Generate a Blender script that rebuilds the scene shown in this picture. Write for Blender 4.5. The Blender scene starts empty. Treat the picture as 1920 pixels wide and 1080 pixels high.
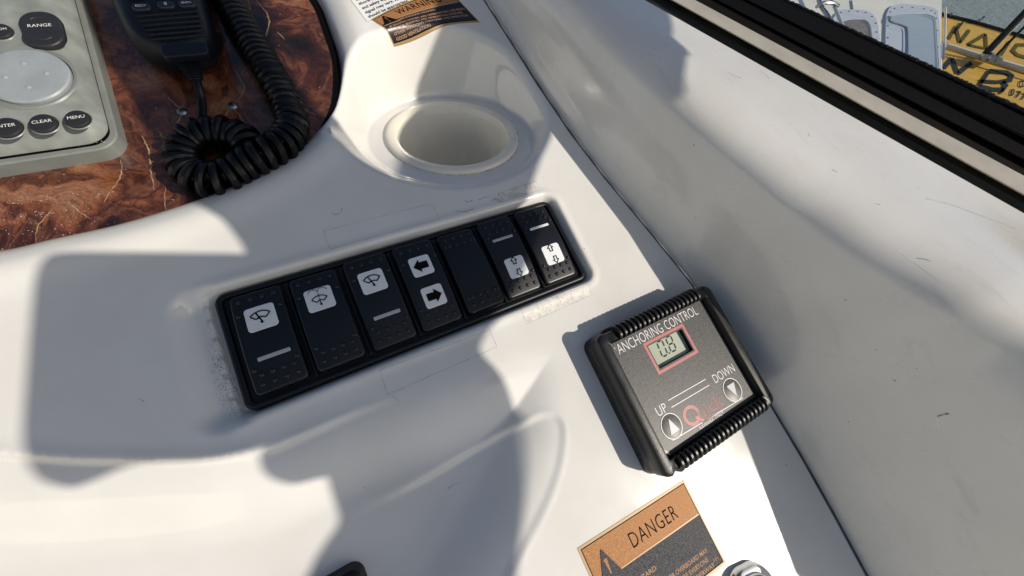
import bpy, math, random
import numpy as np
from mathutils import Matrix, Vector
random.seed(4)
scene = bpy.context.scene
COL = scene.collection
# ---------------------------------------------------------------- frames
# Everything on the console is measured in millimetres in a "console frame":
# x along the switch panel, y away from the helm, z out of the console surface.
F = 720.0
ND = np.array([.27, -.325, -.905]); ND /= np.linalg.norm(ND)
EX = np.array([0.86734054, -0.32620753, 0.37591093]); EX -= ND*(EX@ND); EX /= np.linalg.norm(EX)
EY = np.cross(ND, EX)
CAM = np.array([-36.51, -57.47, 190.0])
A_ = np.stack([EX, EY, ND])                       # camera(right, down, forward) -> console
UP = np.array([-.013, .361, .932]); UP /= np.linalg.norm(UP)
XW = np.array([1., 0, 0]); XW -= UP*(XW@UP); XW /= np.linalg.norm(XW)
YW = np.cross(UP, XW)
RW = np.stack([XW, YW, UP])                       # console -> world
HEIGHT = 2.7
MD = Matrix([[*RW[0], 0], [*RW[1], 0], [*RW[2], HEIGHT], [0, 0, 0, 1]])
def dirv(px, py):
    return A_ @ np.array([(px-960)/F, (py-540)/F, 1.0])
def at_h(px, py, h=0.0):
    r = dirv(px, py); return CAM + r*((h-CAM[2])/r[2])
def toworld(p):
    return RW @ (np.asarray(p, float)*.001) + np.array([0, 0, HEIGHT])
# ---------------------------------------------------------------- camera
cam = bpy.data.cameras.new('camera'); camo = bpy.data.objects.new('camera', cam); COL.objects.link(camo)
r_, d_, f_ = RW@A_[:, 0], RW@A_[:, 1], RW@A_[:, 2]
cw = toworld(CAM)
camo.matrix_world = Matrix([[r_[0], -d_[0], -f_[0], cw[0]], [r_[1], -d_[1], -f_[1], cw[1]], [r_[2], -d_[2], -f_[2], cw[2]], [0, 0, 0, 1]])
cam.sensor_width = 36; cam.lens = F/1920*36; cam.clip_start = .005; cam.clip_end = 2000
scene.camera = camo
# ---------------------------------------------------------------- light
SUN = np.array([.70, -.62, 1.0])                  # towards the sun, console frame
sw = RW@SUN; sw /= np.linalg.norm(sw)
elev = math.asin(sw[2]); azi = math.atan2(sw[0], sw[1])
w = bpy.data.worlds.new('World'); scene.world = w; w.use_nodes = True
nt = w.node_tree; bg = nt.nodes['Background']
sky = nt.nodes.new('ShaderNodeTexSky'); sky.sky_type = 'NISHITA'; sky.sun_disc = False
sky.sun_elevation = elev; sky.sun_rotation = azi
sky.air_density = 1.0; sky.dust_density = 1.5; sky.ozone_density = 1.0
nt.links.new(sky.outputs[0], bg.inputs[0]); bg.inputs[1].default_value = .082
sun = bpy.data.lights.new('sun', 'SUN'); sun.energy = 3.9; sun.angle = math.radians(.55); sun.color = (1, .92, .815)
suno = bpy.data.objects.new('sun', sun); COL.objects.link(suno)
suno.rotation_mode = 'QUATERNION'; suno.rotation_quaternion = Vector(sw.tolist()).to_track_quat('Z', 'Y')
suno.location = (0, 0, 6)
scene.view_settings.view_transform = 'Standard'; scene.view_settings.look = 'None'
scene.view_settings.exposure = 0.0; scene.view_settings.gamma = 1
scene.cycles.max_bounces = 8
# ---------------------------------------------------------------- materials
def srgb(r, g, b):
    return tuple(((c/255+.055)/1.055)**2.4 if c > 10 else c/255/12.92 for c in (r, g, b)) + (1,)
def mat(name, col, rough=.5, metal=0, coat=0, spec=.5, bump=0, bscale=300, bdist=.0001, var=0, vscale=20, rvar=0, speck=None, emis=None):
    m = bpy.data.materials.new(name); m.use_nodes = True
    N, Lk = m.node_tree.nodes, m.node_tree.links
    p = N['Principled BSDF']; c = tuple(col)[:3]+(1,)
    p.inputs['Base Color'].default_value = c; p.inputs['Roughness'].default_value = rough
    p.inputs['Metallic'].default_value = metal; p.inputs['Coat Weight'].default_value = coat
    p.inputs['Coat Roughness'].default_value = .08; p.inputs['Specular IOR Level'].default_value = spec
    tc = N.new('ShaderNodeTexCoord')
    def noise(sc, det=4, ro=.6):
        n = N.new('ShaderNodeTexNoise'); n.inputs['Scale'].default_value = sc; n.inputs['Detail'].default_value = det
        n.inputs['Roughness'].default_value = ro; Lk.new(tc.outputs['Object'], n.inputs['Vector']); return n
    if var:
        n = noise(vscale); mr = N.new('ShaderNodeMapRange'); Lk.new(n.outputs[0], mr.inputs[0])
        mr.inputs[1].default_value = .3; mr.inputs[2].default_value = .7; mr.inputs[3].default_value = 1-var; mr.inputs[4].default_value = 1+var
        mx = N.new('ShaderNodeVectorMath'); mx.operation = 'SCALE'; mx.inputs[0].default_value = c[:3]
        Lk.new(mr.outputs[0], mx.inputs['Scale']); Lk.new(mx.outputs[0], p.inputs['Base Color'])
    if speck:
        n = noise(speck[0], 2, .7); cr = N.new('ShaderNodeValToRGB'); Lk.new(n.outputs[0], cr.inputs[0])
        cr.color_ramp.elements[0].position = speck[1]; cr.color_ramp.elements[0].color = c
        cr.color_ramp.elements[1].position = speck[2]; cr.color_ramp.elements[1].color = tuple(speck[3])[:3]+(1,)
        Lk.new(cr.outputs[0], p.inputs['Base Color'])
    if rvar:
        n = noise(35, 6); mr = N.new('ShaderNodeMapRange'); Lk.new(n.outputs[0], mr.inputs[0])
        mr.inputs[1].default_value = .3; mr.inputs[2].default_value = .7
        mr.inputs[3].default_value = max(0.02, rough-rvar); mr.inputs[4].default_value = rough+rvar
        Lk.new(mr.outputs[0], p.inputs['Roughness'])
    if bump:
        n = noise(bscale, 3); b = N.new('ShaderNodeBump'); b.inputs['Strength'].default_value = bump
        b.inputs['Distance'].default_value = bdist; Lk.new(n.outputs[0], b.inputs['Height']); Lk.new(b.outputs[0], p.inputs['Normal'])
    if emis:
        p.inputs['Emission Color'].default_value = c; p.inputs['Emission Strength'].default_value = emis
    return m

def gelcoat(name, col, rough, dirt=0, grime=None, scratch=.0):
    """white moulding: fine pores, faint stains, hairline scratches, specks of dirt"""
    m = bpy.data.materials.new(name); m.use_nodes = True
    N, Lk = m.node_tree.nodes, m.node_tree.links
    p = N['Principled BSDF']; p.inputs['Roughness'].default_value = rough
    p.inputs['Specular IOR Level'].default_value = .5
    p.inputs['Coat Weight'].default_value = .9; p.inputs['Coat Roughness'].default_value = .03 if rough < .25 else .12
    tc = N.new('ShaderNodeTexCoord')
    def noise(sc, det=4, ro=.6, vec=None):
        n = N.new('ShaderNodeTexNoise'); n.inputs['Scale'].default_value = sc; n.inputs['Detail'].default_value = det
        n.inputs['Roughness'].default_value = ro; Lk.new(vec or tc.outputs['Object'], n.inputs['Vector']); return n
    def ramp(src, a, b, ca, cb):
        r = N.new('ShaderNodeValToRGB'); Lk.new(src, r.inputs[0])
        r.color_ramp.elements[0].position = a; r.color_ramp.elements[1].position = b
        r.color_ramp.elements[0].color = tuple(ca)+(1,); r.color_ramp.elements[1].color = tuple(cb)+(1,); return r
    def mix(fac, a, b, mode='MIX'):
        x = N.new('ShaderNodeMix'); x.data_type = 'RGBA'; x.blend_type = mode
        if isinstance(fac, float): x.inputs[0].default_value = fac
        else: Lk.new(fac, x.inputs[0])
        for k, v in ((6, a), (7, b)):
            if isinstance(v, tuple): x.inputs[k].default_value = v+(1,)
            else: Lk.new(v, x.inputs[k])
        return x.outputs[2]
    c = tuple(col[:3]); c2 = tuple(x*y for x, y in zip(c, (.90, .895, .87)))
    base = ramp(noise(14, 5).outputs[0], .35, .7, c, c2).outputs[0]
    # specks
    v = N.new('ShaderNodeTexVoronoi'); v.inputs['Scale'].default_value = 95; Lk.new(tc.outputs['Object'], v.inputs['Vector'])
    sp = ramp(v.outputs['Distance'], .035, .06, (1, 1, 1), (0, 0, 0))
    sel = ramp(v.outputs['Color'], .80, .84, (0, 0, 0), (1, 1, 1))
    mm = N.new('ShaderNodeMath'); mm.operation = 'MULTIPLY'; Lk.new(sp.outputs[0], mm.inputs[0]); Lk.new(sel.outputs[0], mm.inputs[1])
    m2 = N.new('ShaderNodeMath'); m2.operation = 'MULTIPLY'; Lk.new(mm.outputs[0], m2.inputs[0]); m2.inputs[1].default_value = .55
    base = mix(m2.outputs[0], base, (.12, .10, .08))
    if grime:      # black mildew specks on the wall of the switch recess
        (gx, gy, grx, gry) = grime
        mp = N.new('ShaderNodeMapping'); mp.vector_type = 'POINT'; Lk.new(tc.outputs['Object'], mp.inputs[0])
        mp.inputs['Location'].default_value = (-gx/grx, -gy/gry, 0); mp.inputs['Scale'].default_value = (1/grx, 1/gry, 0.001)
        gr = N.new('ShaderNodeVectorMath'); gr.operation = 'LENGTH'; Lk.new(mp.outputs[0], gr.inputs[0])
        g1 = ramp(gr.outputs['Value'], .2, 1.0, (1, 1, 1), (0, 0, 0))
        g2 = ramp(noise(1900, 2, .8).outputs[0], .56, .60, (0, 0, 0), (1, 1, 1))
        g3 = N.new('ShaderNodeMath'); g3.operation = 'MULTIPLY'; Lk.new(g1.outputs[0], g3.inputs[0]); Lk.new(g2.outputs[0], g3.inputs[1])
        base = mix(g3.outputs[0], base, (.10, .085, .06))
    if rough > .25:
        mp2 = N.new('ShaderNodeMapping'); Lk.new(tc.outputs['Object'], mp2.inputs[0]); mp2.inputs['Rotation'].default_value = (0, 0, -.42); mp2.inputs['Scale'].default_value = (130, 22, 60)
        sm_ = ramp(noise(1.0, 5, .65, mp2.outputs[0]).outputs[0], .60, .74, (0, 0, 0), (1, 1, 1)); m3 = N.new('ShaderNodeMath'); m3.operation = 'MULTIPLY'; Lk.new(sm_.outputs[0], m3.inputs[0]); m3.inputs[1].default_value = .32
        base = mix(m3.outputs[0], base, (.42, .42, .42))
    Lk.new(base, p.inputs['Base Color'])
    # scratches in roughness
    mp = N.new('ShaderNodeMapping'); Lk.new(tc.outputs['Object'], mp.inputs[0]); mp.inputs['Rotation'].default_value = (0, 0, .9); mp.inputs['Scale'].default_value = (220, 9, 60)
    s1 = noise(1.0, 3, .5, mp.outputs[0])
    sc = ramp(s1.outputs[0], .62, .70, (0, 0, 0), (1, 1, 1))
    mr = N.new('ShaderNodeMapRange'); Lk.new(noise(22, 6).outputs[0], mr.inputs[0]); mr.inputs[1].default_value = .3; mr.inputs[2].default_value = .7
    mr.inputs[3].default_value = rough*.7; mr.inputs[4].default_value = rough*1.3
    ad = N.new('ShaderNodeMath'); ad.operation = 'MULTIPLY_ADD'; Lk.new(sc.outputs[0], ad.inputs[0]); ad.inputs[1].default_value = scratch; Lk.new(mr.outputs[0], ad.inputs[2])
    Lk.new(ad.outputs[0], p.inputs['Roughness'])
    b1 = N.new('ShaderNodeBump'); b1.inputs['Strength'].default_value = .12; b1.inputs['Distance'].default_value = .0003
    Lk.new(noise(55, 3).outputs[0], b1.inputs['Height'])
    b2 = N.new('ShaderNodeBump'); b2.inputs['Strength'].default_value = .15; b2.inputs['Distance'].default_value = .00004
    Lk.new(noise(2500 if rough > .4 else 1200, 2).outputs[0], b2.inputs['Height']); Lk.new(b1.outputs[0], b2.inputs['Normal'])
    Lk.new(b2.outputs[0], p.inputs['Normal'])
    return m

M = {}
M['gel'] = gelcoat('console_gelcoat', (.79, .775, .735), .16, grime=(-.0935, -.008, .0050, .028), scratch=.04)
M['coam'] = gelcoat('coaming_gelcoat', (.76, .74, .70), .3, scratch=.05)
M['cream'] = mat('cream_plastic', (.85, .80, .68), .22, var=.06, vscale=30, rvar=.08)
M['black'] = mat('black_plastic', (.006, .0065, .008), .4, spec=.35, bump=.5, bscale=3500, bdist=.00004)
M['rocker'] = mat('rocker_black', (.008, .009, .012), .33, spec=.45, bump=.55, bscale=4200, bdist=.00005, rvar=.06)
M['lens'] = mat('frosted_lens', (.80, .82, .82), .25, var=.05, vscale=200)
M['bar'] = mat('indicator_lens', (.45, .47, .48), .3)
M['ink'] = mat('black_ink', (.006, .006, .006), .75, spec=.08)
M['boxblk'] = mat('box_black', (.012, .012, .013), .33, bump=.8, bscale=2600, bdist=.00008, rvar=.1)
M['plate'] = mat('speckled_plate', (.030, .029, .028), .42, speck=(2600, .40, .68, (.185, .178, .165)), bump=.3, bscale=3000, bdist=.00003)
M['white_ink'] = mat('white_ink', (.80, .80, .78), .4)
M['arrow'] = mat('silver_arrow_ink', (.62, .62, .64), .35)
M['red_ink'] = mat('faded_red_ink', (.48, .12, .11), .45, speck=(2600, .40, .68, (.62, .30, .28)))
M['red_faint'] = mat('worn_red_ink', (.09, .05, .046), .45, speck=(2300, .44, .60, (.50, .16, .14)))
M['lcd'] = mat('lcd_glass', (.50, .54, .42), .12, coat=.6)
M['segment'] = mat('lcd_segment', (.025, .035, .035), .3)
M['orange'] = mat('copper_foil', (.33, .145, .05), .55, metal=.1, spec=.2, speck=(1900, .42, .72, (.48, .26, .115)))
M['gold'] = mat('gold_edge', (.40, .26, .12), .45, metal=.1)
M['navy'] = mat('dark_print', (.012, .013, .020), .6, spec=.25, speck=(2200, .44, .75, (.16, .16, .17)))
M['navy2'] = mat('dark_print_plain', (.010, .011, .018), .3)
M['copperink'] = mat('copper_ink', (.50, .29, .17), .6, spec=.2)
M['paper'] = mat('white_label_paper', (.78, .78, .76), .35)
M['radar'] = mat('grey_green_paint', (.20, .215, .20), .36, rvar=.12, bump=.3, bscale=1500, bdist=.00005, speck=(75, .36, .66, (.29, .31, .285)))
M['radar2'] = mat('grey_green_base', (.20, .215, .20), .4, var=.15, vscale=60)
M['pad'] = mat('grey_blue_rubber', (.30, .33, .345), .4, var=.06, vscale=150)
M['button'] = mat('charcoal_button', (.022, .023, .025), .45, bump=.2, bscale=2500, bdist=.00005)
M['mic'] = mat('handset_black', (.0055, .0075, .013), .42, spec=.35, bump=.5, bscale=2400, bdist=.00005)
M['slot'] = mat('slot_black', (.001, .001, .001), .9)
M['key'] = mat('handset_key', (.022, .025, .034), .4)
M['cord'] = mat('cord_black', (.0022, .0022, .003), .3, spec=.3, rvar=.06)
M['steel'] = mat('stainless', (.38, .38, .37), .3, metal=1)
M['chrome'] = mat('chrome', (.85, .86, .88), .05, metal=1)
M['crack'] = mat('varnish_crack', (.42, .30, .17), .45, speck=(300, .4, .6, (.26, .15, .08)))
M['dust'] = mat('dust_speck', (.75, .72, .66), .7)
M['seal'] = mat('grey_sealant', (.085, .088, .10), .6, var=.4, vscale=120)
M['dirt'] = mat('dirt_line', (.30, .28, .24), .7)
M['beige'] = mat('beige_strip', (.40, .37, .315), .6, var=.13, vscale=45, bump=.3, bscale=900, bdist=.0001)
M['rubber'] = mat('black_rubber', (.0022, .0022, .0026), .8, spec=.08, bump=.4, bscale=1500, bdist=.0001)
M['felt'] = mat('frayed_black_edge', (.006, .007, .008), .8, bump=1, bscale=900, bdist=.0006)
M['trim'] = mat('dark_brown_trim', (.006, .005, .004), .8, spec=.08, var=.3, vscale=30)
M['gap'] = mat('gap_grey_black', (.030, .033, .035), .28, var=.2, vscale=60)
M['chip'] = mat('tape_residue', (.74, .71, .64), .4, var=.12, vscale=300)
M['occluder'] = mat('occluder_dark', (.10, .105, .12), .9, var=.1)  # for the added overhead panels that block the sun
M['deck'] = mat('white_deck', (.74, .72, .66), .5, var=.08, vscale=1.5, bump=.2, bscale=120, bdist=.002)
M['hatchfr'] = mat('hatch_frame', (.50, .54, .62), .45, var=.08, vscale=6)
M['hatchgl'] = mat('hatch_acrylic', (.33, .37, .42), .12, coat=.6, var=.1, vscale=3)
M['brown'] = mat('brown_porthole', (.16, .12, .08), .25, var=.4, vscale=14)
M['yellow'] = mat('yellow_canvas', (.56, .34, .05), .6, var=.16, vscale=5)
M['letter'] = mat('letter_navy', (.022, .027, .036), .9, spec=.1, var=.2, vscale=12)
M['letter2'] = mat('letter_olive', (.09, .075, .02), .9, spec=.1, var=.25, vscale=9)
M['rope'] = mat('white_rope', (.65, .62, .58), .7)
# burl wood
def burl():
    m = bpy.data.materials.new('burl_veneer'); m.use_nodes = True
    N, Lk = m.node_tree.nodes, m.node_tree.links; p = N['Principled BSDF']
    tc = N.new('ShaderNodeTexCoord')
    n1 = N.new('ShaderNodeTexNoise'); n1.inputs['Scale'].default_value = 13; n1.inputs['Detail'].default_value = 3; n1.inputs['Distortion'].default_value = 1.6
    Lk.new(tc.outputs['Object'], n1.inputs['Vector'])
    va = N.new('ShaderNodeVectorMath'); va.operation = 'MULTIPLY_ADD'
    Lk.new(n1.outputs['Color'], va.inputs[0]); va.inputs[1].default_value = (.13, .13, .13); Lk.new(tc.outputs['Object'], va.inputs[2])
    n2 = N.new('ShaderNodeTexNoise'); n2.inputs['Scale'].default_value = 8; n2.inputs['Detail'].default_value = 3; n2.inputs['Roughness'].default_value = .5
    n2.inputs['Distortion'].default_value = .8
    Lk.new(va.outputs[0], n2.inputs['Vector'])
    sn = N.new('ShaderNodeMath'); sn.operation = 'MULTIPLY'; Lk.new(n2.outputs[0], sn.inputs[0]); sn.inputs[1].default_value = 34
    si = N.new('ShaderNodeMath'); si.operation = 'SINE'; Lk.new(sn.outputs[0], si.inputs[0])
    n4 = N.new('ShaderNodeTexNoise'); n4.inputs['Scale'].default_value = 38; n4.inputs['Detail'].default_value = 6; n4.inputs['Roughness'].default_value = .65; Lk.new(va.outputs[0], n4.inputs['Vector'])
    q1 = N.new('ShaderNodeMath'); q1.operation = 'MULTIPLY_ADD'; Lk.new(si.outputs[0], q1.inputs[0]); q1.inputs[1].default_value = .085; q1.inputs[2].default_value = -.25
    q2 = N.new('ShaderNodeMath'); q2.operation = 'MULTIPLY_ADD'; Lk.new(n4.outputs[0], q2.inputs[0]); q2.inputs[1].default_value = .5; Lk.new(q1.outputs[0], q2.inputs[2])
    n5 = N.new('ShaderNodeTexNoise'); n5.inputs['Scale'].default_value = 17; n5.inputs['Detail'].default_value = 2; Lk.new(tc.outputs['Object'], n5.inputs['Vector'])
    q3 = N.new('ShaderNodeMath'); q3.operation = 'ADD'; Lk.new(q2.outputs[0], q3.inputs[0]); Lk.new(n5.outputs[0], q3.inputs[1])
    cr = N.new('ShaderNodeValToRGB'); Lk.new(q3.outputs[0], cr.inputs[0]); R = cr.color_ramp
    stops = [(.28, (.010, .006, .005)), (.38, (.035, .013, .008)), (.45, (.075, .023, .012)), (.50, (.145, .054, .028)), (.55, (.055, .017, .010)), (.62, (.195, .064, .028)), (.74, (.28, .135, .075))]
    R.elements[0].position, R.elements[0].color = stops[0][0], stops[0][1]+(1,)
    R.elements[1].position, R.elements[1].color = stops[-1][0], stops[-1][1]+(1,)
    for s, c in stops[1:-1]:
        e = R.elements.new(s); e.color = c+(1,)
    # fine grain
    n3 = N.new('ShaderNodeTexNoise'); n3.inputs['Scale'].default_value = 420; n3.inputs['Detail'].default_value = 3; Lk.new(va.outputs[0], n3.inputs['Vector'])
    mr = N.new('ShaderNodeMapRange'); Lk.new(n3.outputs[0], mr.inputs[0]); mr.inputs[1].default_value = .3; mr.inputs[2].default_value = .7; mr.inputs[3].default_value = .6; mr.inputs[4].default_value = 1.35
    vm = N.new('ShaderNodeVectorMath'); vm.operation = 'SCALE'; Lk.new(cr.outputs[0], vm.inputs[0]); Lk.new(mr.outputs[0], vm.inputs['Scale'])
    Lk.new(vm.outputs[0], p.inputs['Base Color'])
    p.inputs['Roughness'].default_value = .28; p.inputs['Coat Weight'].default_value = .8; p.inputs['Coat Roughness'].default_value = .06
    b = N.new('ShaderNodeBump'); b.inputs['Strength'].default_value = .15; b.inputs['Distance'].default_value = .0002; Lk.new(n3.outputs[0], b.inputs['Height']); Lk.new(b.outputs[0], p.inputs['Normal'])
    return m
M['wood'] = burl()
def water():
    m = mat('harbour_water', (.24, .30, .33), .2)
    N, Lk = m.node_tree.nodes, m.node_tree.links; p = N['Principled BSDF']
    tc = N.new('ShaderNodeTexCoord'); n = N.new('ShaderNodeTexNoise'); n.inputs['Scale'].default_value = 3.5; n.inputs['Detail'].default_value = 6; n.inputs['Roughness'].default_value = .65
    Lk.new(tc.outputs['Object'], n.inputs['Vector']); b = N.new('ShaderNodeBump'); b.inputs['Strength'].default_value = 1; b.inputs['Distance'].default_value = .12
    Lk.new(n.outputs[0], b.inputs['Height']); Lk.new(b.outputs[0], p.inputs['Normal']); return m
M['water'] = water()
def glassm():
    m = bpy.data.materials.new('window_glass'); m.use_nodes = True
    N, Lk = m.node_tree.nodes, m.node_tree.links
    for n in list(N): N.remove(n)
    o = N.new('ShaderNodeOutputMaterial'); t = N.new('ShaderNodeBsdfTransparent'); g = N.new('ShaderNodeBsdfGlossy'); g.inputs['Roughness'].default_value = .02
    t.inputs[0].default_value = (.97, .98, .97, 1); x = N.new('ShaderNodeMixShader'); x.inputs[0].default_value = .035; Lk.new(t.outputs[0], x.inputs[1]); Lk.new(g.outputs[0], x.inputs[2]); Lk.new(x.outputs[0], o.inputs[0])
    return m
M['glass'] = glassm()
# ---------------------------------------------------------------- mesh helpers (all in mm, thing-local)
class MB:
    def __init__(s): s.v = []; s.f = []; s.mi = []
    def add(s, v, f, mi=0):
        n = len(s.v); s.v.extend([tuple(map(float, p)) for p in v]); s.f.extend([tuple(i+n for i in q) for q in f]); s.mi.extend([mi]*len(f)); return s
    def build(s, name, m, parent=None, scale=.001, smooth=True, angle=35):
        me = bpy.data.meshes.new(name)
        me.from_pydata([(a*scale, b*scale, c*scale) for a, b, c in s.v], [], s.f)
        for mm in (m if isinstance(m, (list, tuple)) else [m]): me.materials.append(mm)
        if any(s.mi): me.polygons.foreach_set('material_index', s.mi)
        me.validate(); fin(me, smooth, angle)
        return link(name, me, parent)
def fin(me, smooth=True, angle=35):
    if smooth:
        me.polygons.foreach_set('use_smooth', [True]*len(me.polygons))
        try: me.set_sharp_from_angle(angle=math.radians(angle))
        except Exception: pass
    me.update()
def link(name, me, parent=None):
    o = bpy.data.objects.new(name, me); COL.objects.link(o)
    if parent: o.parent = parent
    return o
def tag(o, label=None, cat=None, group=None, kind=None):
    if label: o['label'] = label
    if cat: o['category'] = cat
    if group: o['group'] = group
    if kind: o['kind'] = kind
    return o
def root(name, x=0, y=0, z=0, label=None, cat=None, rz=0, tilt=None, group=None, kind=None):
    o = bpy.data.objects.new(name, None); o.empty_display_size = .01; COL.objects.link(o)
    o.matrix_world = place(x, y, z, rz, tilt); tag(o, label, cat, group, kind); return o
def place(x=0, y=0, z=0, rz=0, tilt=None):
    T = Matrix.Translation((x*.001, y*.001, z*.001)) @ Matrix.Rotation(rz, 4, 'Z')
    if tilt is not None: T = T @ tilt
    return MD @ T
def rr(w, h, r, seg=6, ns=4):
    """rounded rectangle outline, evenly subdivided sides"""
    pts = []; r = max(min(r, w/2-1e-4, h/2-1e-4), 1e-4)
    for cx, cy, a0 in ((w/2-r, h/2-r, 0), (-w/2+r, h/2-r, 90), (-w/2+r, -h/2+r, 180), (w/2-r, -h/2+r, 270)):
        for k in range(seg+1):
            a = math.radians(a0+90*k/seg); pts.append((cx+r*math.cos(a), cy+r*math.sin(a)))
    out = []; n = len(pts)
    for i in range(n):
        out.append(pts[i])
        if (i+1) % (seg+1) == 0:
            q = pts[(i+1) % n]
            for k in range(1, ns): out.append((pts[i][0]+(q[0]-pts[i][0])*k/ns, pts[i][1]+(q[1]-pts[i][1])*k/ns))
    return out
def loft(rings, cap0=True, cap1=True, closed=True):
    v = []; f = []; n = len(rings[0])
    for r in rings: v.extend(r)
    for k in range(len(rings)-1):
        for i in range(n if closed else n-1):
            j = (i+1) % n; f.append((k*n+i, k*n+j, (k+1)*n+j, (k+1)*n+i))
    if cap0: f.append(tuple(reversed(range(n))))
    if cap1: f.append(tuple(range((len(rings)-1)*n, len(rings)*n)))
    return v, f
def rrl(w, h, r, prof, seg=6, ns=4, cap0=True, cap1=True, ox=0, oy=0):
    """prof: list of (inset, z)"""
    return loft([[(x+ox, y+oy, z) for x, y in rr(w-2*i, h-2*i, max(r-i, .15), seg, ns)] for i, z in prof], cap0, cap1)
def pillow(w, h, r, zb, ztop, edge=1.2, seg=6, ns=10, ox=0, oy=0):
    rings = []
    base = rr(w, h, r, seg, ns)
    rings.append([(x+ox, y+oy, zb) for x, y in base])
    K = [0, .15, .4, .75, 1.2, 2.2, 4.5, 8, 12, 20]
    m = min(w, h)/2
    for k in [q for q in K if q < m*.93]+[m*.985]:
        R = rr(w-2*k, h-2*k, max(r-k, .12), seg, ns)
        t = min(k/edge, 1); dz = edge*(1-math.sqrt(max(0, 1-(1-t)**2)))
        rings.append([(x+ox, y+oy, ztop(x, y)-dz) for x, y in R])
    v, f = loft(rings, True, False); n = len(base); o = len(v)-n; ax = 0 if w <= h else 1
    L_ = [np.array(p[:2])-np.array((ox, oy)) for p in v[o:]]
    A_q = np.array(L_); B_q = A_q.copy(); B_q[:, ax] *= -1
    mir = [int(np.argmin(((A_q-q)**2).sum(1))) for q in B_q]
    for i in range(n):
        j = (i+1) % n
        if L_[i][ax] > 0 and L_[j][ax] > 0:
            q = [o+i, o+j, o+mir[j], o+mir[i]]; q = list(dict.fromkeys(q))
            if len(q) >= 3: f.append(tuple(q))
    return v, f
def lathe(prof, n=48, cap0=False, cap1=False, sx=1, sy=1, ox=0, oy=0):
    return loft([[(ox+r*sx*math.cos(2*math.pi*i/n), oy+r*sy*math.sin(2*math.pi*i/n), z) for i in range(n)] for r, z in prof], cap0, cap1)
def tube(path, r, n=8, cap=True):
    P = np.array(path, float); T = np.gradient(P, axis=0); T /= np.linalg.norm(T, axis=1)[:, None]
    u = np.cross(T[0], (0, 0, 1.)); u = u if np.linalg.norm(u) > .1 else np.cross(T[0], (1., 0, 0)); u /= np.linalg.norm(u)
    rings = []
    for k in range(len(P)):
        u = u-T[k]*(u@T[k]); u /= np.linalg.norm(u); b = np.cross(T[k], u); rk = r[k] if hasattr(r, '__len__') else r
        rings.append([tuple(P[k]+rk*(math.cos(2*math.pi*i/n)*u+math.sin(2*math.pi*i/n)*b)) for i in range(n)])
    return loft(rings, cap, cap)
def box(x0, x1, y0, y1, z0, z1):
    v = [(x, y, z) for z in (z0, z1) for y in (y0, y1) for x in (x0, x1)]
    return v, [(0, 2, 3, 1), (4, 5, 7, 6), (0, 1, 5, 4), (2, 6, 7, 3), (0, 4, 6, 2), (1, 3, 7, 5)]
def ribbon(pts, wd, closed=False):
    """flat mitred line: returns 2-D verts, faces"""
    P = [np.array(p, float) for p in pts]; n = len(P); v = []; f = []
    for i in range(n):
        a = P[(i-1) % n] if (closed or i > 0) else None; b = P[(i+1) % n] if (closed or i < n-1) else None
        d1 = (P[i]-a) if a is not None else (b-P[i]); d2 = (b-P[i]) if b is not None else (P[i]-a)
        d1 = d1/max(np.linalg.norm(d1), 1e-9); d2 = d2/max(np.linalg.norm(d2), 1e-9)
        n1 = np.array([-d1[1], d1[0]]); n2 = np.array([-d2[1], d2[0]]); nn = n1+n2; nn /= max(np.linalg.norm(nn), 1e-6)
        k = min(1/max(nn@n1, .35), 2.2); wi = wd[i] if hasattr(wd, '__len__') else wd
        v += [tuple(P[i]+nn*k*wi/2), tuple(P[i]-nn*k*wi/2)]
    for i in range(n if closed else n-1):
        j = (i+1) % n; f.append((2*i, 2*i+1, 2*j+1, 2*j))
    return v, f
def flat(mb, vf, z=0, ox=0, oy=0, mi=0, fn=None):
    v, f = vf
    mb.add([(fn(x+ox, y+oy) if fn else (x+ox, y+oy, z)) for x, y in v], f, mi)
def text2d(s, size=5, sx=1, align='CENTER', bold=0, shear=0, space=1):
    cu = bpy.data.curves.new('t', 'FONT'); cu.body = s; cu.size = size; cu.align_x = align; cu.align_y = 'CENTER'
    cu.offset = bold; cu.shear = shear; cu.space_character = space; cu.resolution_u = 3
    o = bpy.data.objects.new('t', cu); COL.objects.link(o)
    bpy.context.view_layer.update(); dg = bpy.context.evaluated_depsgraph_get()
    me = bpy.data.meshes.new_from_object(o.evaluated_get(dg))
    v = [(p.co.x*sx, p.co.y) for p in me.vertices]; f = [tuple(p.vertices) for p in me.polygons]
    bpy.data.objects.remove(o); bpy.data.curves.remove(cu); bpy.data.meshes.remove(me); return v, f
def text_fit(s, x0, x1, h, yc, **k):
    """text whose ink runs from x0 to x1 with cap height h, centred on yc"""
    v, f = text2d(s, 10, **k); a = np.array(v); lo, hi = a.min(0), a.max(0)
    cap, _ = text2d('H', 10); ch = np.array(cap); chh = ch[:, 1].max()-ch[:, 1].min(); c0 = ch[:, 1].min()
    return [(x0+(x-lo[0])/(hi[0]-lo[0])*(x1-x0), yc+((y-c0)/chh-.5)*h) for x, y in v], f
def poly2d(pts): return list(pts), [tuple(range(len(pts)))]
def catmull(P, n=8, closed=False):
    P = [np.array(p, float) for p in P]; out = []; N = len(P)
    for i in range(N if closed else N-1):
        g = lambda k: P[k % N] if closed else P[min(max(k, 0), N-1)]
        p0, p1, p2, p3 = g(i-1), g(i), g(i+1), g(i+2)
        for k in range(n):
            t = k/n; out.append(.5*((2*p1)+(-p0+p2)*t+(2*p0-5*p1+4*p2-p3)*t*t+(-p0+3*p1-3*p2+p3)*t**3))
    if not closed: out.append(P[-1])
    return out
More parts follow.
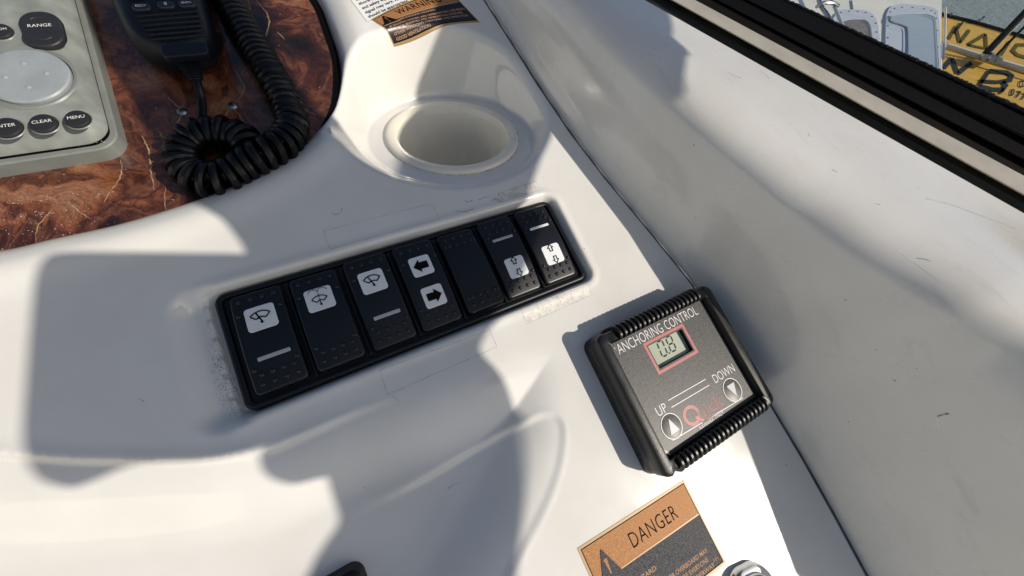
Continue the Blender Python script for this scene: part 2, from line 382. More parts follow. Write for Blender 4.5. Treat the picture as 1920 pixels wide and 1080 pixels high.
# ---------------------------------------------------------------- console surface
S0 = 2.5
def sstep(t): t = np.clip(t, 0, 1); return t*t*(3-2*t)
def sdpoly(x, y, P):
    """signed distance to polygon, negative inside"""
    P = np.asarray(P, float); d = np.full(x.shape, 1e18); ins = np.zeros(x.shape, bool)
    for i in range(len(P)):
        a, b = P[i], P[(i+1) % len(P)]; e = b-a; wx, wy = x-a[0], y-a[1]
        t = np.clip((wx*e[0]+wy*e[1])/max(e@e, 1e-12), 0, 1); d = np.minimum(d, (wx-e[0]*t)**2+(wy-e[1]*t)**2)
        c = ((a[1] > y) != (b[1] > y)) & (x < (b[0]-a[0])*(y-a[1])/((b[1]-a[1]) if abs(b[1]-a[1]) > 1e-12 else 1e-12)+a[0]); ins ^= c
    d = np.sqrt(d); return np.where(ins, -d, d)
def pl(pts, h): return [at_h(px, py, h)[:2] for px, py in pts]
WOODZ = -8.0
wood_edge = catmull(pl([(-200, 480), (0, 475), (120, 450), (250, 420), (400, 371), (500, 326), (560, 288), (606, 240), (633, 190), (640, 125), (622, 62), (595, 0)], WOODZ)+[np.array((0., 240.)), np.array((-30., 330.))], 6)
WOODP = list(wood_edge)+[np.array((-420., 330.)), np.array((-420., 60.))]
stepP = catmull(pl([(-600, 850), (-300, 850), (0, 851), (150, 860), (300, 862), (400, 858), (500, 842), (575, 812), (660, 775), (760, 738), (880, 690), (960, 655), (1020, 640), (1052, 655), (1068, 700), (1072, 760), (1066, 830), (1045, 910), (1012, 990), (965, 1080), (925, 1160), (880, 1260)], S0), 5)+[np.array((-60., -260.)), np.array((-300., -300.)), np.array((-420., -150.))]
scoopP = catmull(pl([(560, 1010), (640, 975), (760, 918), (880, 850), (985, 790), (1018, 778), (1038, 786), (1044, 815), (1036, 870), (1015, 930), (985, 990), (945, 1060), (900, 1150)], S0-9), 4)+[np.array((-60., -260.)), np.array((-200., -260.))]
rightP = [at_h(1052, 640, S0)[:2], at_h(1075, 760, S0)[:2], at_h(1066, 830, S0)[:2], at_h(1045, 910, S0)[:2], at_h(1012, 990, S0)[:2], at_h(965, 1080, S0)[:2], at_h(880, 1260, S0)[:2], np.array((-60., -400.)), np.array((-420., -400.)), np.array((-420., 60.))]
G_PTS = np.array([[112, 330], [116, 250], [118.0, 191.0], [121.0, 152.0], [124.0, 109.0], [128.5, 67.0], [135.0, 31.0], [145.0, -11.0], [154.0, -52.0], [159.0, -97.0], [160.8, -138.0], [161.3, -173.0], [160.5, -206.0], [159.0, -237.0], [155, -330]])
def xG(y): return np.interp(y, G_PTS[::-1, 1], G_PTS[::-1, 0])
HC = -18.0
CUPC = at_h(850, 254, HC)
# tilted (level) cup frame
CN = UP; CX = np.array([1., 0, 0]); CX -= CN*(CX@CN); CX /= np.linalg.norm(CX); CY = np.cross(CN, CX)
def Zf(x, y):
    x = np.asarray(x, float); y = np.asarray(y, float)
    z = np.full(x.shape, S0)
    # gentle undulation of the moulding
    z = z+.25*np.sin(x*.031+y*.017)+.2*np.sin(y*.043-x*.012+1.3)+.12*np.sin(x*.081+y*.063)
    # roll-off in front of the switch panel and towards the helm
    d = -sdpoly(x, y, stepP)
    left = sstep((-20-x)/70)
    dR = -sdpoly(x, y, rightP); fade = sstep((dR+12)/62)
    z = z-np.where(d > 0, 11*sstep(d/34)*fade+2.2*sstep(d/2.6)*left, 0)+.9*np.exp(-(d/3.0)**2)*left*(d < 0)
    z = z-.9*(1-sstep(np.abs(d)/5))*(1-left)*0
    d2 = -sdpoly(x, y, scoopP)
    lf = sstep((x+70)/55); z = z+lf*(-(.5+2.6*fade)*sstep((d2+1.5)/4)+.13*np.exp(-((d2+1.8)/1.2)**2))
    # level dish around the cup holder
    px, py = x-CUPC[0], y-CUPC[1]
    zp = CUPC[2]-(CN[0]*px+CN[1]*py)/CN[2]
    q = px*CX[0]+py*CX[1]+(zp-CUPC[2])*CX[2]; r2 = px*CY[0]+py*CY[1]+(zp-CUPC[2])*CY[2]
    rad = np.sqrt((q*.97)**2+(r2)**2)
    wall = zp+(np.sqrt(np.maximum(rad-52, 0)**2+4)-2)*(1.15+.95*np.maximum(sstep((q-20)/35), sstep((r2-8)/35)))
    k = 5.0
    hh = np.clip(.5+.5*(z-wall)/k, 0, 1); zz = z*(1-hh)+wall*hh-k*hh*(1-hh)
    z = np.where(rad < 150, zz, z)
    # switch panel pocket
    sd = sdr(x+1.5, y, 184.5, 57.5, 6)
    w_in = 1-sstep((sd+3.2)/4.6)
    lw = 1-sstep((x+96)/8)*1.0
    sd2 = sdr(x+6, y, 190, 54, 6)                # extra sloping wall on the left end
    z = z+.7*np.exp(-((sd-2.6)/2.4)**2)
    z = z*(1-w_in)+(-5.0)*w_in
    wl = (1-sstep((sd2+4)/10))*sstep((-84-x)/6)
    z = np.where(w_in < .5, z*(1-wl)+np.minimum(z, -3.0)*wl, z)
    # raised land round the switch recess on the right, falling to the seam
    dg = xG(y)-x
    ws = sstep(dg/16); z = np.where(dg < 16, (S0)*(1-ws)+z*ws, z)
    z = z-2.5*(1-sstep(dg/2.2))
    # wood well
    dw = sdpoly(x, y, WOODP)
    R = 13.0
    t = np.clip(dw/R, 0, 1)
    top = z+1.3*np.exp(-((dw-R-2)/7)**2)
    rise = np.sqrt(np.clip(1-(1-t)**2, 0, 1))
    z = np.where(dw < R, WOODZ+(top-WOODZ)*rise, top)
    z = np.where(dw < 0, np.maximum(WOODZ+dw*4, -20), z)
    return z
def sdr(x, y, w, h, r):
    ax, ay = np.abs(x)-w/2+r, np.abs(y)-h/2+r
    return np.hypot(np.maximum(ax, 0), np.maximum(ay, 0))+np.minimum(np.maximum(ax, ay), 0)-r
_gx, _gy = np.arange(-300, 201, 1.0), np.arange(-300, 301, 1.0)
_GX, _GY = np.meshgrid(_gx, _gy); ZG = Zf(_GX, _GY); DWG = sdpoly(_GX, _GY, WOODP)
def bil(G, x, y):
    u = np.clip(np.asarray(x, float)+300, 0, 499.999); v = np.clip(np.asarray(y, float)+300, 0, 599.999); i = u.astype(int); j = v.astype(int); u = u-i; v = v-j
    return (G[j, i]*(1-u)+G[j, i+1]*u)*(1-v)+(G[j+1, i]*(1-u)+G[j+1, i+1]*u)*v
def Z1(x, y): return float(bil(ZG, x, y))
def inwood(p): return float(bil(DWG, p[0], p[1]))
def on(px, py, off=0.0):
    """point where the sight line through a pixel of the photo meets the console surface"""
    r = dirv(px, py); hs = np.linspace(30, -45, 151)
    P = CAM[None]+r[None]*((hs-CAM[2])/r[2])[:, None]; zz = bil(ZG, P[:, 0], P[:, 1])+off; s = P[:, 2]-zz
    k = np.argmax(s < 0)
    if k == 0: return at_h(px, py, S0)
    t = s[k-1]/(s[k-1]-s[k]); return P[k-1]*(1-t)+P[k]*t
# grid
ys = np.arange(-300, 300.1, 1.1); nu = 440
X = np.zeros((len(ys), nu)); Y = np.zeros_like(X)
uu = np.linspace(0, 1, nu)
for i, yy in enumerate(ys):
    x1 = float(xG(yy)); X[i] = -300+(x1+300)*(uu**.8); Y[i] = yy
Zg = Zf(X, Y)
print('heightfield', X.shape, flush=True)
px, py = X-CUPC[0], Y-CUPC[1]
zp = CUPC[2]-(CN[0]*px+CN[1]*py)/CN[2]
q = px*CX[0]+py*CX[1]+(zp-CUPC[2])*CX[2]; r2 = px*CY[0]+py*CY[1]+(zp-CUPC[2])*CY[2]
rad = np.hypot(q, r2)
idx = np.arange(X.size).reshape(X.shape)
a, b, c, d = idx[:-1, :-1], idx[:-1, 1:], idx[1:, 1:], idx[1:, :-1]
keep = (rad[:-1, :-1] > 40) & ~((sdpoly(X[:-1, :-1], Y[:-1, :-1], WOODP) < -6))
faces = np.stack([a[keep], b[keep], c[keep], d[keep]], 1)
me = bpy.data.meshes.new('dashboard')
V = np.stack([X.ravel(), Y.ravel(), Zg.ravel()], 1)*.001
me.vertices.add(len(V)); me.vertices.foreach_set('co', V.ravel())
me.loops.add(faces.size); me.loops.foreach_set('vertex_index', faces.ravel().astype(np.int32))
me.polygons.add(len(faces)); me.polygons.foreach_set('loop_start', np.arange(0, faces.size, 4, dtype=np.int32))
me.polygons.foreach_set('use_smooth', np.ones(len(faces), bool)); me.update(calc_edges=True); me.validate()
me.materials.append(M['gel'])
dash = link('dashboard', me); dash.matrix_world = place(); tag(dash, kind='structure')

# wood panel lying in its well
wb = MB()
inner = [p for p in WOODP]
# plate a few millimetres short of the rim
wp = []
WP = np.array(WOODP)
ring = [(p[0], p[1]) for p in WP]
wb.add([(x, y, WOODZ) for x, y in ring]+[(x, y, WOODZ-3) for x, y in ring], [tuple(range(len(ring)))]+[(i, (i+1) % len(ring), (i+1) % len(ring)+len(ring), i+len(ring)) for i in range(len(ring))])
wood = wb.build('wood_panel', M['wood'], dash, smooth=False)
# black strip standing in for the dark gap and rim shadow beside the wood
gk = MB(); gp = catmull(pl([(602, 243), (626, 195), (631, 125), (613, 62), (586, 0)], WOODZ)+[np.array((-6., 240.))], 8)
ga = np.array(gp); gv, gf = ribbon(gp, [1.0+3.0*min(1, k/14) for k in range(len(gp))])
gk.add([(x, y, WOODZ+.5) for x, y in gv], gf); gk.build('gasket_and_shade', M['rubber'], wood)
# cracks in the varnish and dust
cracks = [[(445, 0), (465, 45), (485, 60), (493, 95), (515, 130), (545, 170), (560, 195), (592, 217)], [(480, 0), (500, 25), (505, 45), (495, 80), (493, 95)],
          [(345, 205), (330, 197), (315, 182)], [(342, 212), (335, 225), (330, 240)], [(441, 193), (452, 180), (458, 165), (452, 150), (440, 130)], [(432, 203), (425, 213), (424, 226)], [(440, 205), (452, 222), (458, 240)],
          [(266, 255), (273, 268), (281, 290), (284, 325), (289, 357)], [(226, 300), (229, 318), (222, 340), (200, 370), (196, 380)], [(130, 378), (148, 396), (170, 410)],
          [(100, 390), (88, 405), (72, 422), (68, 440), (68, 456)], [(310, 350), (309, 375), (312, 395)], [(298, 245), (305, 258), (308, 268)], [(0, 470), (5, 467)], [(465, 0), (470, 20), (478, 45)],
          [(180, 85), (185, 90)], [(520, 60), (535, 75)]]
for ci, c_ in enumerate(cracks):
    mb = MB(); P = catmull([at_h(x, y, WOODZ)[:2] for x, y in c_], 5)
    P = [p+np.array([random.uniform(-.25, .25), random.uniform(-.25, .25)]) for p in P]
    n = len(P); wmx = 1.6 if ci == 0 else (.9 if ci in (7, 1) else .55)
    flat(mb, ribbon(P, [wmx*(.25+.75*math.sin(math.pi*min(1, (k+.6)/n)))*random.uniform(.5, 1.1) for k in range(n)]), WOODZ+.07)
    mb.build('varnish_crack', M['crack'], wood, smooth=False)
dm = MB()
for k in range(620):
    if random.random() < .6: x, y = random.gauss(90, 80), random.gauss(410, 35)
    else: x, y = random.uniform(0, 620), random.uniform(0, 460)
    p = at_h(x, y, WOODZ)
    if inwood(p) > -1: continue
    s = random.choice([.08, .1, .13, .16, .25]); a0 = random.random()*6
    dm.add([(p[0]+s*math.cos(a0+j*2.1)*random.uniform(.6, 1.3), p[1]+s*math.sin(a0+j*2.1), WOODZ+.08) for j in range(3)], [(0, 1, 2)])
o = dm.build('dust', M['dust'], wood, smooth=False); o['kind'] = 'stuff'
sm = None
for (x, y) in ((342, 210), (437, 199), (459, 246)):
    p = at_h(x, y, WOODZ); s_ = 1.0 if x < 450 else .6
    mb = MB(); mb.add(*lathe([(2.4*s_, 0), (2.3*s_, .5), (1.7*s_, 1.0), (.9*s_, 1.25), (.0001, 1.3)], 20, ox=p[0], oy=p[1]))
    mb.v = [(a1, b1, c1+WOODZ) for a1, b1, c1 in mb.v]
    o = mb.build('screw', M['steel'], wood)
    mb = MB()
    for an in (.5, .5+math.pi/2):
        mb.add([(p[0]+u*math.cos(an)-v*math.sin(an), p[1]+u*math.sin(an)+v*math.cos(an), WOODZ+1.33) for u, v in ((-1.1*s_, -.2), (1.1*s_, -.2), (1.1*s_, .2), (-1.1*s_, .2))], [(0, 1, 2, 3)])
    mb.v = [(a1, b1, c1+(.01 if i > 3 else 0)) for i, (a1, b1, c1) in enumerate(mb.v)]
    mb.build('screw_slot', M['slot'], wood, smooth=False)

# sealant bead in the seam
sb = MB(); rings = []
for yy in np.arange(-300, 300, 4.0):
    x = float(xG(yy)); wdt = 1.35+.2*math.sin(yy*.3)+1.9*sstep((-130-yy)/60)
    z0 = 0.6
    rings.append([(x-wdt, yy, z0-.8), (x-wdt*.5, yy, z0-.2+.15*math.sin(yy*.7)), (x+wdt*.6, yy, z0-.15), (x+wdt+.4, yy, z0-.6)])
v, f = loft(rings, False, False, closed=False); sb.add(v, f); sb.build('seam_sealant', M['seal'], dash)

# outlines left by old label tapes
def tapes(corners_px, name, fill=False):
    P = [on(x, y) for x, y in corners_px]; mb = MB()
    pts = []
    for i in range(4):
        a1, b1 = P[i], P[(i+1) % 4]
        for k in range(14): pts.append(a1[:2]+(b1[:2]-a1[:2])*k/14)
    fnz = lambda x, y: (x, y, Z1(x, y)+.05)
    for i in range(len(pts)):
        if random.random() < .04: continue
        vv, ff = ribbon([pts[i], pts[(i+1) % len(pts)]], random.choice([.09, .13, .18])); flat(mb, (vv, ff), fn=fnz)
    if fill:
        for k in range(75):
            u, v_ = random.random(), random.random()
            if random.random() < .5: u = random.gauss(fill, .13)
            if not 0 < u < 1: continue
            p = (P[0]*(1-u)+P[1]*u)*(1-v_)+(P[3]*(1-u)+P[2]*u)*v_; a0 = random.random()*6.3; L_ = random.uniform(.3, 1.3)
            vv, ff = ribbon([p[:2], p[:2]+L_*np.array([math.cos(a0), math.sin(a0)]), p[:2]+1.7*L_*np.array([math.cos(a0+.9), math.sin(a0+.9)])], .11); flat(mb, (vv, ff), fn=fnz)
    mb.build('tape_mark', M['dirt'], dash, smooth=False)
    if fill:
        mb = MB(); n1, n2 = 24, 5; g = []
        for j in range(n2+1):
            for i in range(n1+1):
                u, v_ = i/n1, j/n2; p = (P[0]*(1-u)+P[1]*u)*(1-v_)+(P[3]*(1-u)+P[2]*u)*v_; g.append((p[0], p[1], Z1(p[0], p[1])+.03))
        mb.add(g, [(j*(n1+1)+i, j*(n1+1)+i+1, (j+1)*(n1+1)+i+1, (j+1)*(n1+1)+i) for j in range(n2) for i in range(n1)])
        mb.build('tape_film', M['chip'], dash)
tapes([(606, 433), (808, 382), (824, 411), (619, 467)], 'a')
tapes([(712, 694), (918, 618), (932, 650), (727, 740)], 'b')
tapes([(976, 579), (1100, 531), (1110, 552), (988, 607)], 'c', .55)
tapes([(925, 366), (1005, 340), (1012, 356), (935, 380)], 'd', .3)
def marks(lst, wd=.3, name='scuff_mark', m='dirt'):
    mb = MB()
    for c_ in lst:
        P = catmull([on(x, y)[:2] for x, y in c_], 4); P = [p+np.random.RandomState(int(abs(p[0]*50))).uniform(-.2, .2, 2) for p in P]
        flat(mb, ribbon(P, [wd*random.uniform(.3, 1.5) for _ in P]), fn=lambda x, y: (x, y, Z1(x, y)+.05))
    mb.build(name, M[m], dash, smooth=False)
marks([[(853, 395), (870, 397), (888, 392)], [(872, 376), (878, 379), (886, 375)], [(898, 375), (908, 370), (918, 368)], [(922, 376), (930, 374), (942, 378)]], .5)
marks([[(620, 399), (632, 402), (641, 395), (640, 388)], [(838, 917), (850, 909), (862, 905)], [(735, 742), (747, 752)], [(262, 748), (270, 752)], [(683, 912), (686, 916)]], .25)

# ---------------------------------------------------------------- coaming
E0, E1 = at_h(1209, 0, 50), at_h(1920, 400, 90)
def lin(P0, P1, s): return P0*(1-s)+P1*s
TY = np.array([-420, -330, -235, -140, -115, -80, -40, 0, 60, 120, 200, 300.])
TR = np.array([44, 44, 42, 36, 27, 20, 15.5, 13.5, 12.5, 12, 12, 12.])
TH = np.array([150, 130, 110, 89, 82, 69, 59, 54, 48, 42, 33, 22.])
cs = []; ns_ = 30
SV = np.linspace(-.62, 1.9, 110)
for s in SV:
    Ep = lin(E0, E1, s); y = Ep[1]+0
    g = np.array([float(xG(y))+1.9, y, -1.5]); run, hh = np.interp(y, TY, TR), np.interp(y, TY, TH)
    if Ep[0] < g[0]+run+12: Ep = np.array([g[0]+run+12, y, max(Ep[2], hh+3)])
    T = np.array([g[0]+run, y+2, hh]); g1 = g+np.array([1.2, 0, 3.2])
    prof = [g, g+np.array([.2, 0, 2.6])]
    base = np.array([g[0]+3.4, y, 4.5])
    for k in range(1, 11):     # slightly convex wall with a small fillet at its foot
        t = k/10; p = base*(1-t)+T*t; p = p+np.array([-1, 0, .6])*2.3*math.sin(math.pi*t)*(t); prof.append(p)
    dT = T-base; dT /= np.linalg.norm(dT); Lm = np.linalg.norm(Ep-T)
    dE = Ep-T; dE[2] *= .35; dE /= np.linalg.norm(dE)
    c1, c2 = T+dT*Lm*.26, Ep-dE*Lm*.42
    for k in range(1, 17):
        t = k/16; prof.append((1-t)**3*T+3*(1-t)**2*t*c1+3*(1-t)*t*t*c2+t**3*Ep)
    nrm = np.array([.2, 0, -1.])
    prof.append(Ep+np.array([.5, .1, -.5])); prof.append(Ep+np.array([.7, .2, -7]))
    cs.append([tuple(p) for p in prof])
mb = MB(); mb.add(*loft(cs, False, False, closed=False)); mb.f = [tuple(reversed(f)) for f in mb.f]
coam = mb.build('coaming', M['coam']); coam.matrix_world = place(); tag(coam, kind='structure')
def onc(px, py):
    o_ = Vector((CAM*.001).tolist()); d_2 = Vector(dirv(px, py).tolist()).normalized(); ok, loc, nr, _ = coam.ray_cast(o_, d_2)
    return (np.array(loc)*1000, np.array(nr)) if ok else None
def cmarks(lst, wd, name, m):
    mb = MB()
    for c_ in lst:
        H_2 = [onc(x, y) for x, y in catmull(c_, 5)]; H_2 = [h for h in H_2 if h]
        if len(H_2) < 2: continue
        v = []
        for k, (p, n_) in enumerate(H_2):
            t_ = H_2[min(k+1, len(H_2)-1)][0]-H_2[max(k-1, 0)][0]; n_ = n_ if n_@(CAM-p) > 0 else -n_; sd_ = np.cross(n_, t_); sd_ /= max(np.linalg.norm(sd_), 1e-6)
            w_2 = wd*random.uniform(.3, 1.3)*.5; q_ = p+n_*.06; v += [tuple(q_+sd_*w_2), tuple(q_-sd_*w_2)]
        mb.add(v, [(2*i, 2*i+1, 2*i+3, 2*i+2) for i in range(len(H_2)-1)])
    return mb.build(name, M[m], coam, smooth=False)
M['scr'] = mat('pale_scratch', (.86, .85, .82), .6)
cmarks([[(1425, 133), (1434, 139), (1442, 148)]], .35, 'scuff_mark', 'dirt'); cmarks([[(1515, 249), (1517, 254), (1521, 256)]], .3, 'scuff_mark', 'dirt')
cmarks([[(1365, 136), (1378, 142), (1390, 147)]], .5, 'scuff_mark', 'dirt'); cmarks([[(1735, 372), (1780, 383), (1830, 401), (1905, 429)]], .3, 'scuff_mark', 'dirt')
cmarks([[(1718, 484), (1732, 486), (1746, 490)]], .4, 'scuff_mark', 'dirt'); cmarks([[(1757, 781), (1766, 778), (1779, 775)]], .9, 'scuff_mark', 'dirt')
cmarks([[(1682, 468), (1718, 494), (1762, 527)]], .35, 'scratch', 'scr'); cmarks([[(1665, 810), (1710, 811), (1754, 809)]], .35, 'scratch', 'scr'); cmarks([[(1757, 783), (1760, 806)]], 1.1, 'scratch', 'scr')
cmarks([[(1560, 318), (1570, 323)], [(1640, 382), (1652, 384)], [(1720, 352), (1724, 354)], [(1300, 270), (1302, 274)], [(1313, 392), (1315, 394)], [(1640, 655), (1646, 657)], [(1675, 712), (1680, 715)], [(1717, 690), (1720, 691)], [(1590, 790), (1593, 792)]], .5, 'speck_of_dirt', 'dirt')['kind'] = 'stuff'
def strip(lines, name, m, parent, nseg=60, s0=-.62, s1=1.9):
    """lines: (px0, h0, px1, h1) measured at the two ends of the strip, lofted across"""
    L_ = [(at_h(*p0, h0), at_h(*p1, h1)) for p0, h0, p1, h1 in lines]
    mb = MB(); mb.add(*loft([[tuple(lin(a1, b1, s)) for a1, b1 in L_] for s in np.linspace(s0, s1, nseg)], False, False, closed=False)); mb.f = [tuple(reversed(f)) for f in mb.f]
    return mb.build(name, m, parent, smooth=False)
strip([((1185, 0), 40, (1900, 424), 80), ((1212, 0), 44, (1920, 398), 84), ((1235, 0), 46, (1920, 382), 86), ((1257, 0), 46, (1920, 366), 86)], 'dark_channel', M['gap'], coam)
wscr = root('windscreen', label='side window in a black rubber frame above the white coaming', cat='window')
strip([((1256, 0), 40, (1920, 368), 80), ((1258, 0), 51, (1920, 367), 91), ((1262, 0), 52, (1920, 364), 92), ((1303, 0), 53, (1920, 330), 93), ((1304, 0), 46, (1920, 329), 86)], 'beige_sill', M['beige'], wscr)
strip([((1303, 0), 50, (1920, 330), 90), ((1318, 0), 50.5, (1920, 318), 90.5), ((1345, 0), 51, (1920, 300), 91)], 'brown_trim', M['trim'], wscr)
strip([((1344, 0), 48, (1920, 302), 88), ((1346, 0), 53, (1920, 298), 93), ((1390, 0), 55, (1920, 266), 95), ((1400, 0), 55, (1920, 258), 95)], 'rubber_ledge', M['rubber'], wscr)
strip([((1398, 0), 53, (1920, 260), 93), ((1402, 0), 57, (1920, 254), 97), ((1420, 0), 58, (1920, 242), 98), ((1466, 0), 60, (1920, 211), 100), ((1472, 0), 60.3, (1920, 207), 100.3), ((1475, 0), 60, (1920, 204), 100), ((1475, 0), 40, (1920, 204), 80)], 'rubber_frame', M['rubber'], wscr)
# frayed felt lip along the glass
fe = MB(); a1, b1 = at_h(1471, 0, 60.6), at_h(1920, 207, 100.6)
path = [lin(a1, b1, s)+np.array([random.uniform(-.15, .15), 0, random.uniform(-.2, .2)]) for s in np.linspace(-.5, 1.6, 320)]
fe.add(*tube(path, [random.uniform(.9, 1.35) for _ in path], 7)); fe.build('felt_edge', M['felt'], wscr)
g0, g1 = at_h(1473, 0, 58), at_h(1920, 206, 98)
gd = (UP*1.0+np.array([.55, 0, 0])); gd /= np.linalg.norm(gd)
mb = MB(); q0, q1 = lin(g0, g1, -.5), lin(g0, g1, 1.6); nn = np.cross(q1-q0, gd); nn /= np.linalg.norm(nn)
P8 = [q0, q1, q1+gd*420, q0+gd*420]; P8 = [tuple(p) for p in P8]+[tuple(p+nn*4) for p in P8]
mb.add(P8, [(0, 1, 2, 3), (7, 6, 5, 4), (0, 4, 5, 1), (1, 5, 6, 2), (2, 6, 7, 3), (3, 7, 4, 0)]); mb.build('glass_pane', M['glass'], wscr, smooth=False)

# ---------------------------------------------------------------- cup holder
RT = Matrix([[CX[0], CY[0], CN[0], 0], [CX[1], CY[1], CN[1], 0], [CX[2], CY[2], CN[2], 0], [0, 0, 0, 1]])
cup = root('cup_holder', *CUPC, label='round cream cup holder sunk in the white console', cat='cup holder', tilt=RT)
RO = 43.0
mb = MB(); mb.add(*lathe([(RO-.3, -1), (RO+.1, 0), (RO+.3, .8), (RO, 1.6), (RO-.9, 2.3), (RO-2.2, 2.6), (RO-5.0, 2.3), (RO-6.6, 1.7), (RO-7.3, .6), (RO-7.6, -1)], 96)); mb.build('rim', M['cream'], cup)
mb = MB(); mb.add(*lathe([(RO-7.6, -1), (RO-8.4, -3), (RO-10.2, -50), (RO-12, -57), (RO-16, -60), (8, -61), (.01, -61)], 96)); mb.build('bowl', M['cream'], cup)
mb = MB()
for k in range(70):
    a0 = random.gauss(-1.35, .55); r0 = RO+.35+random.uniform(0, .5); da = random.uniform(.004, .03)
    mb.add([(r0*math.cos(a0), r0*math.sin(a0), .25), ((r0+.35)*math.cos(a0), (r0+.35)*math.sin(a0), .25), ((r0+.35)*math.cos(a0+da), (r0+.35)*math.sin(a0+da), .25), (r0*math.cos(a0+da), r0*math.sin(a0+da), .25)], [(0, 1, 2, 3)])
mb.build('dirt_ring', M['dirt'], cup, smooth=False)

# ---------------------------------------------------------------- switch panel
sp = root('switch_panel', 0, 0, 0, label='long black mounting frame that holds the row of seven rocker switches', cat='switch panel')
mb = MB(); mb.add(*rrl(178, 54.6, 5, [(0, -7), (0, -1.2), (.3, -.2), (1.0, .45), (2.0, .6), (2.9, .2), (3.2, -1.5)], 8, 30, cap1=False))
mb.add(*rrl(171.8, 48.4, 3, [(0, -1.5), (.2, -1.6)], 6, 20)); mb.build('mounting_frame', M['black'], sp)
for k in range(6):
    x = -60.2+24.1*k
    mb = MB(); mb.add(*rrl(1.5, 46.5, .5, [(0, -1.6), (0, .6), (.3, .9)], 3, 4, ox=x)); mb.build('divider', M['black'], sp)

def wiper(mb, cx, cy, fn, s=1, wash=False):
    def arc(r, a0, a1, n=14): return [(cx+r*math.cos(math.radians(a0+(a1-a0)*k/n)), cy-1.9*s+r*math.sin(math.radians(a0+(a1-a0)*k/n))) for k in range(n+1)]
    wd = .58*s
    A0, A1 = 137, 43
    outer, inn = arc(5.4*s, A0, A1), arc(2.5*s, A0, A1)
    flat(mb, ribbon(outer, wd), fn=fn); flat(mb, ribbon([outer[0], inn[0]], wd), fn=fn); flat(mb, ribbon([outer[-1], inn[-1]], wd), fn=fn); flat(mb, ribbon(inn, wd), fn=fn)
    c0 = (cx, cy-1.9*s)
    flat(mb, ribbon([(c0[0]+.2*s, c0[1]), (c0[0]-1.5*s, c0[1]+5.0*s)], wd*1.1) if not wash else ribbon([(c0[0], c0[1]), (c0[0]-.1, c0[1]+1.6)], wd), fn=fn)
    flat(mb, poly2d([(c0[0]+.62*s*math.cos(k*.6283), c0[1]+.62*s*math.sin(k*.6283)) for k in range(10)]), fn=fn)
    if wash:
        for k in range(4): flat(mb, ribbon([(c0[0], c0[1]+2.4+k*1.35), (c0[0], c0[1]+3.1+k*1.35)], wd), fn=fn)
        for sg in (-1, 1):
            for k in range(6):
                t0, t1 = math.radians(10+k*30), math.radians(10+k*30+18)
                flat(mb, ribbon([(cx+sg*(2.0-2.0*math.cos(t)), c0[1]+6.6+1.6*math.sin(t)) for t in (t0, (t0+t1)/2, t1)], wd*.9), fn=fn)
def arrow_solid(mb, cx, cy, d, fn):
    P = [(-4.1, 0), (-.6, 3.6), (-.6, 1.9), (3.5, 1.9), (3.5, -1.9), (-.6, -1.9), (-.6, -3.6)]
    flat(mb, ([(cx+x*d, cy+y) for x, y in P], [(0, 1, 2, 5, 6) if 0 else (0, 1, 6), (2, 3, 4, 5)]), fn=fn)
def arrow_line(mb, cx, cy, d, fn):
    P = [(0, 3.6), (1.7, 1.3), (.85, 1.3), (.85, -1.2), (-.85, -1.2), (-.85, 1.3), (-1.7, 1.3)]
    flat(mb, ribbon([(cx+x, cy+y*d*.82) for x, y in P], .5, True), fn=fn)
sw_defs = [  # x centre, tilt, kind of window, label
    (-72.6, -.05, 'wiper', 'large rocker switch at the left end of the row, wiper symbol above a bar'),
    (-48.4, -.06, 'wash', 'rocker switch with the dotted washer jet and wiper symbol'),
    (-24.1, .03, 'wiper', 'rocker switch with wiper symbol and bar, between washer and arrow switches'),
    (0.0, .03, 'arrows', 'rocker switch with two solid arrows pointing left and right'),
    (24.1, -.045, 'blank', 'blank rocker switch without any symbol, beside the arrow switch'),
    (47.6, .035, 'updown', 'half shaded rocker switch with outlined double arrow, beside the blank switch'),
    (71.6, .035, 'updown', 'sunlit rocker switch with outlined double arrow at the right end of the row')]
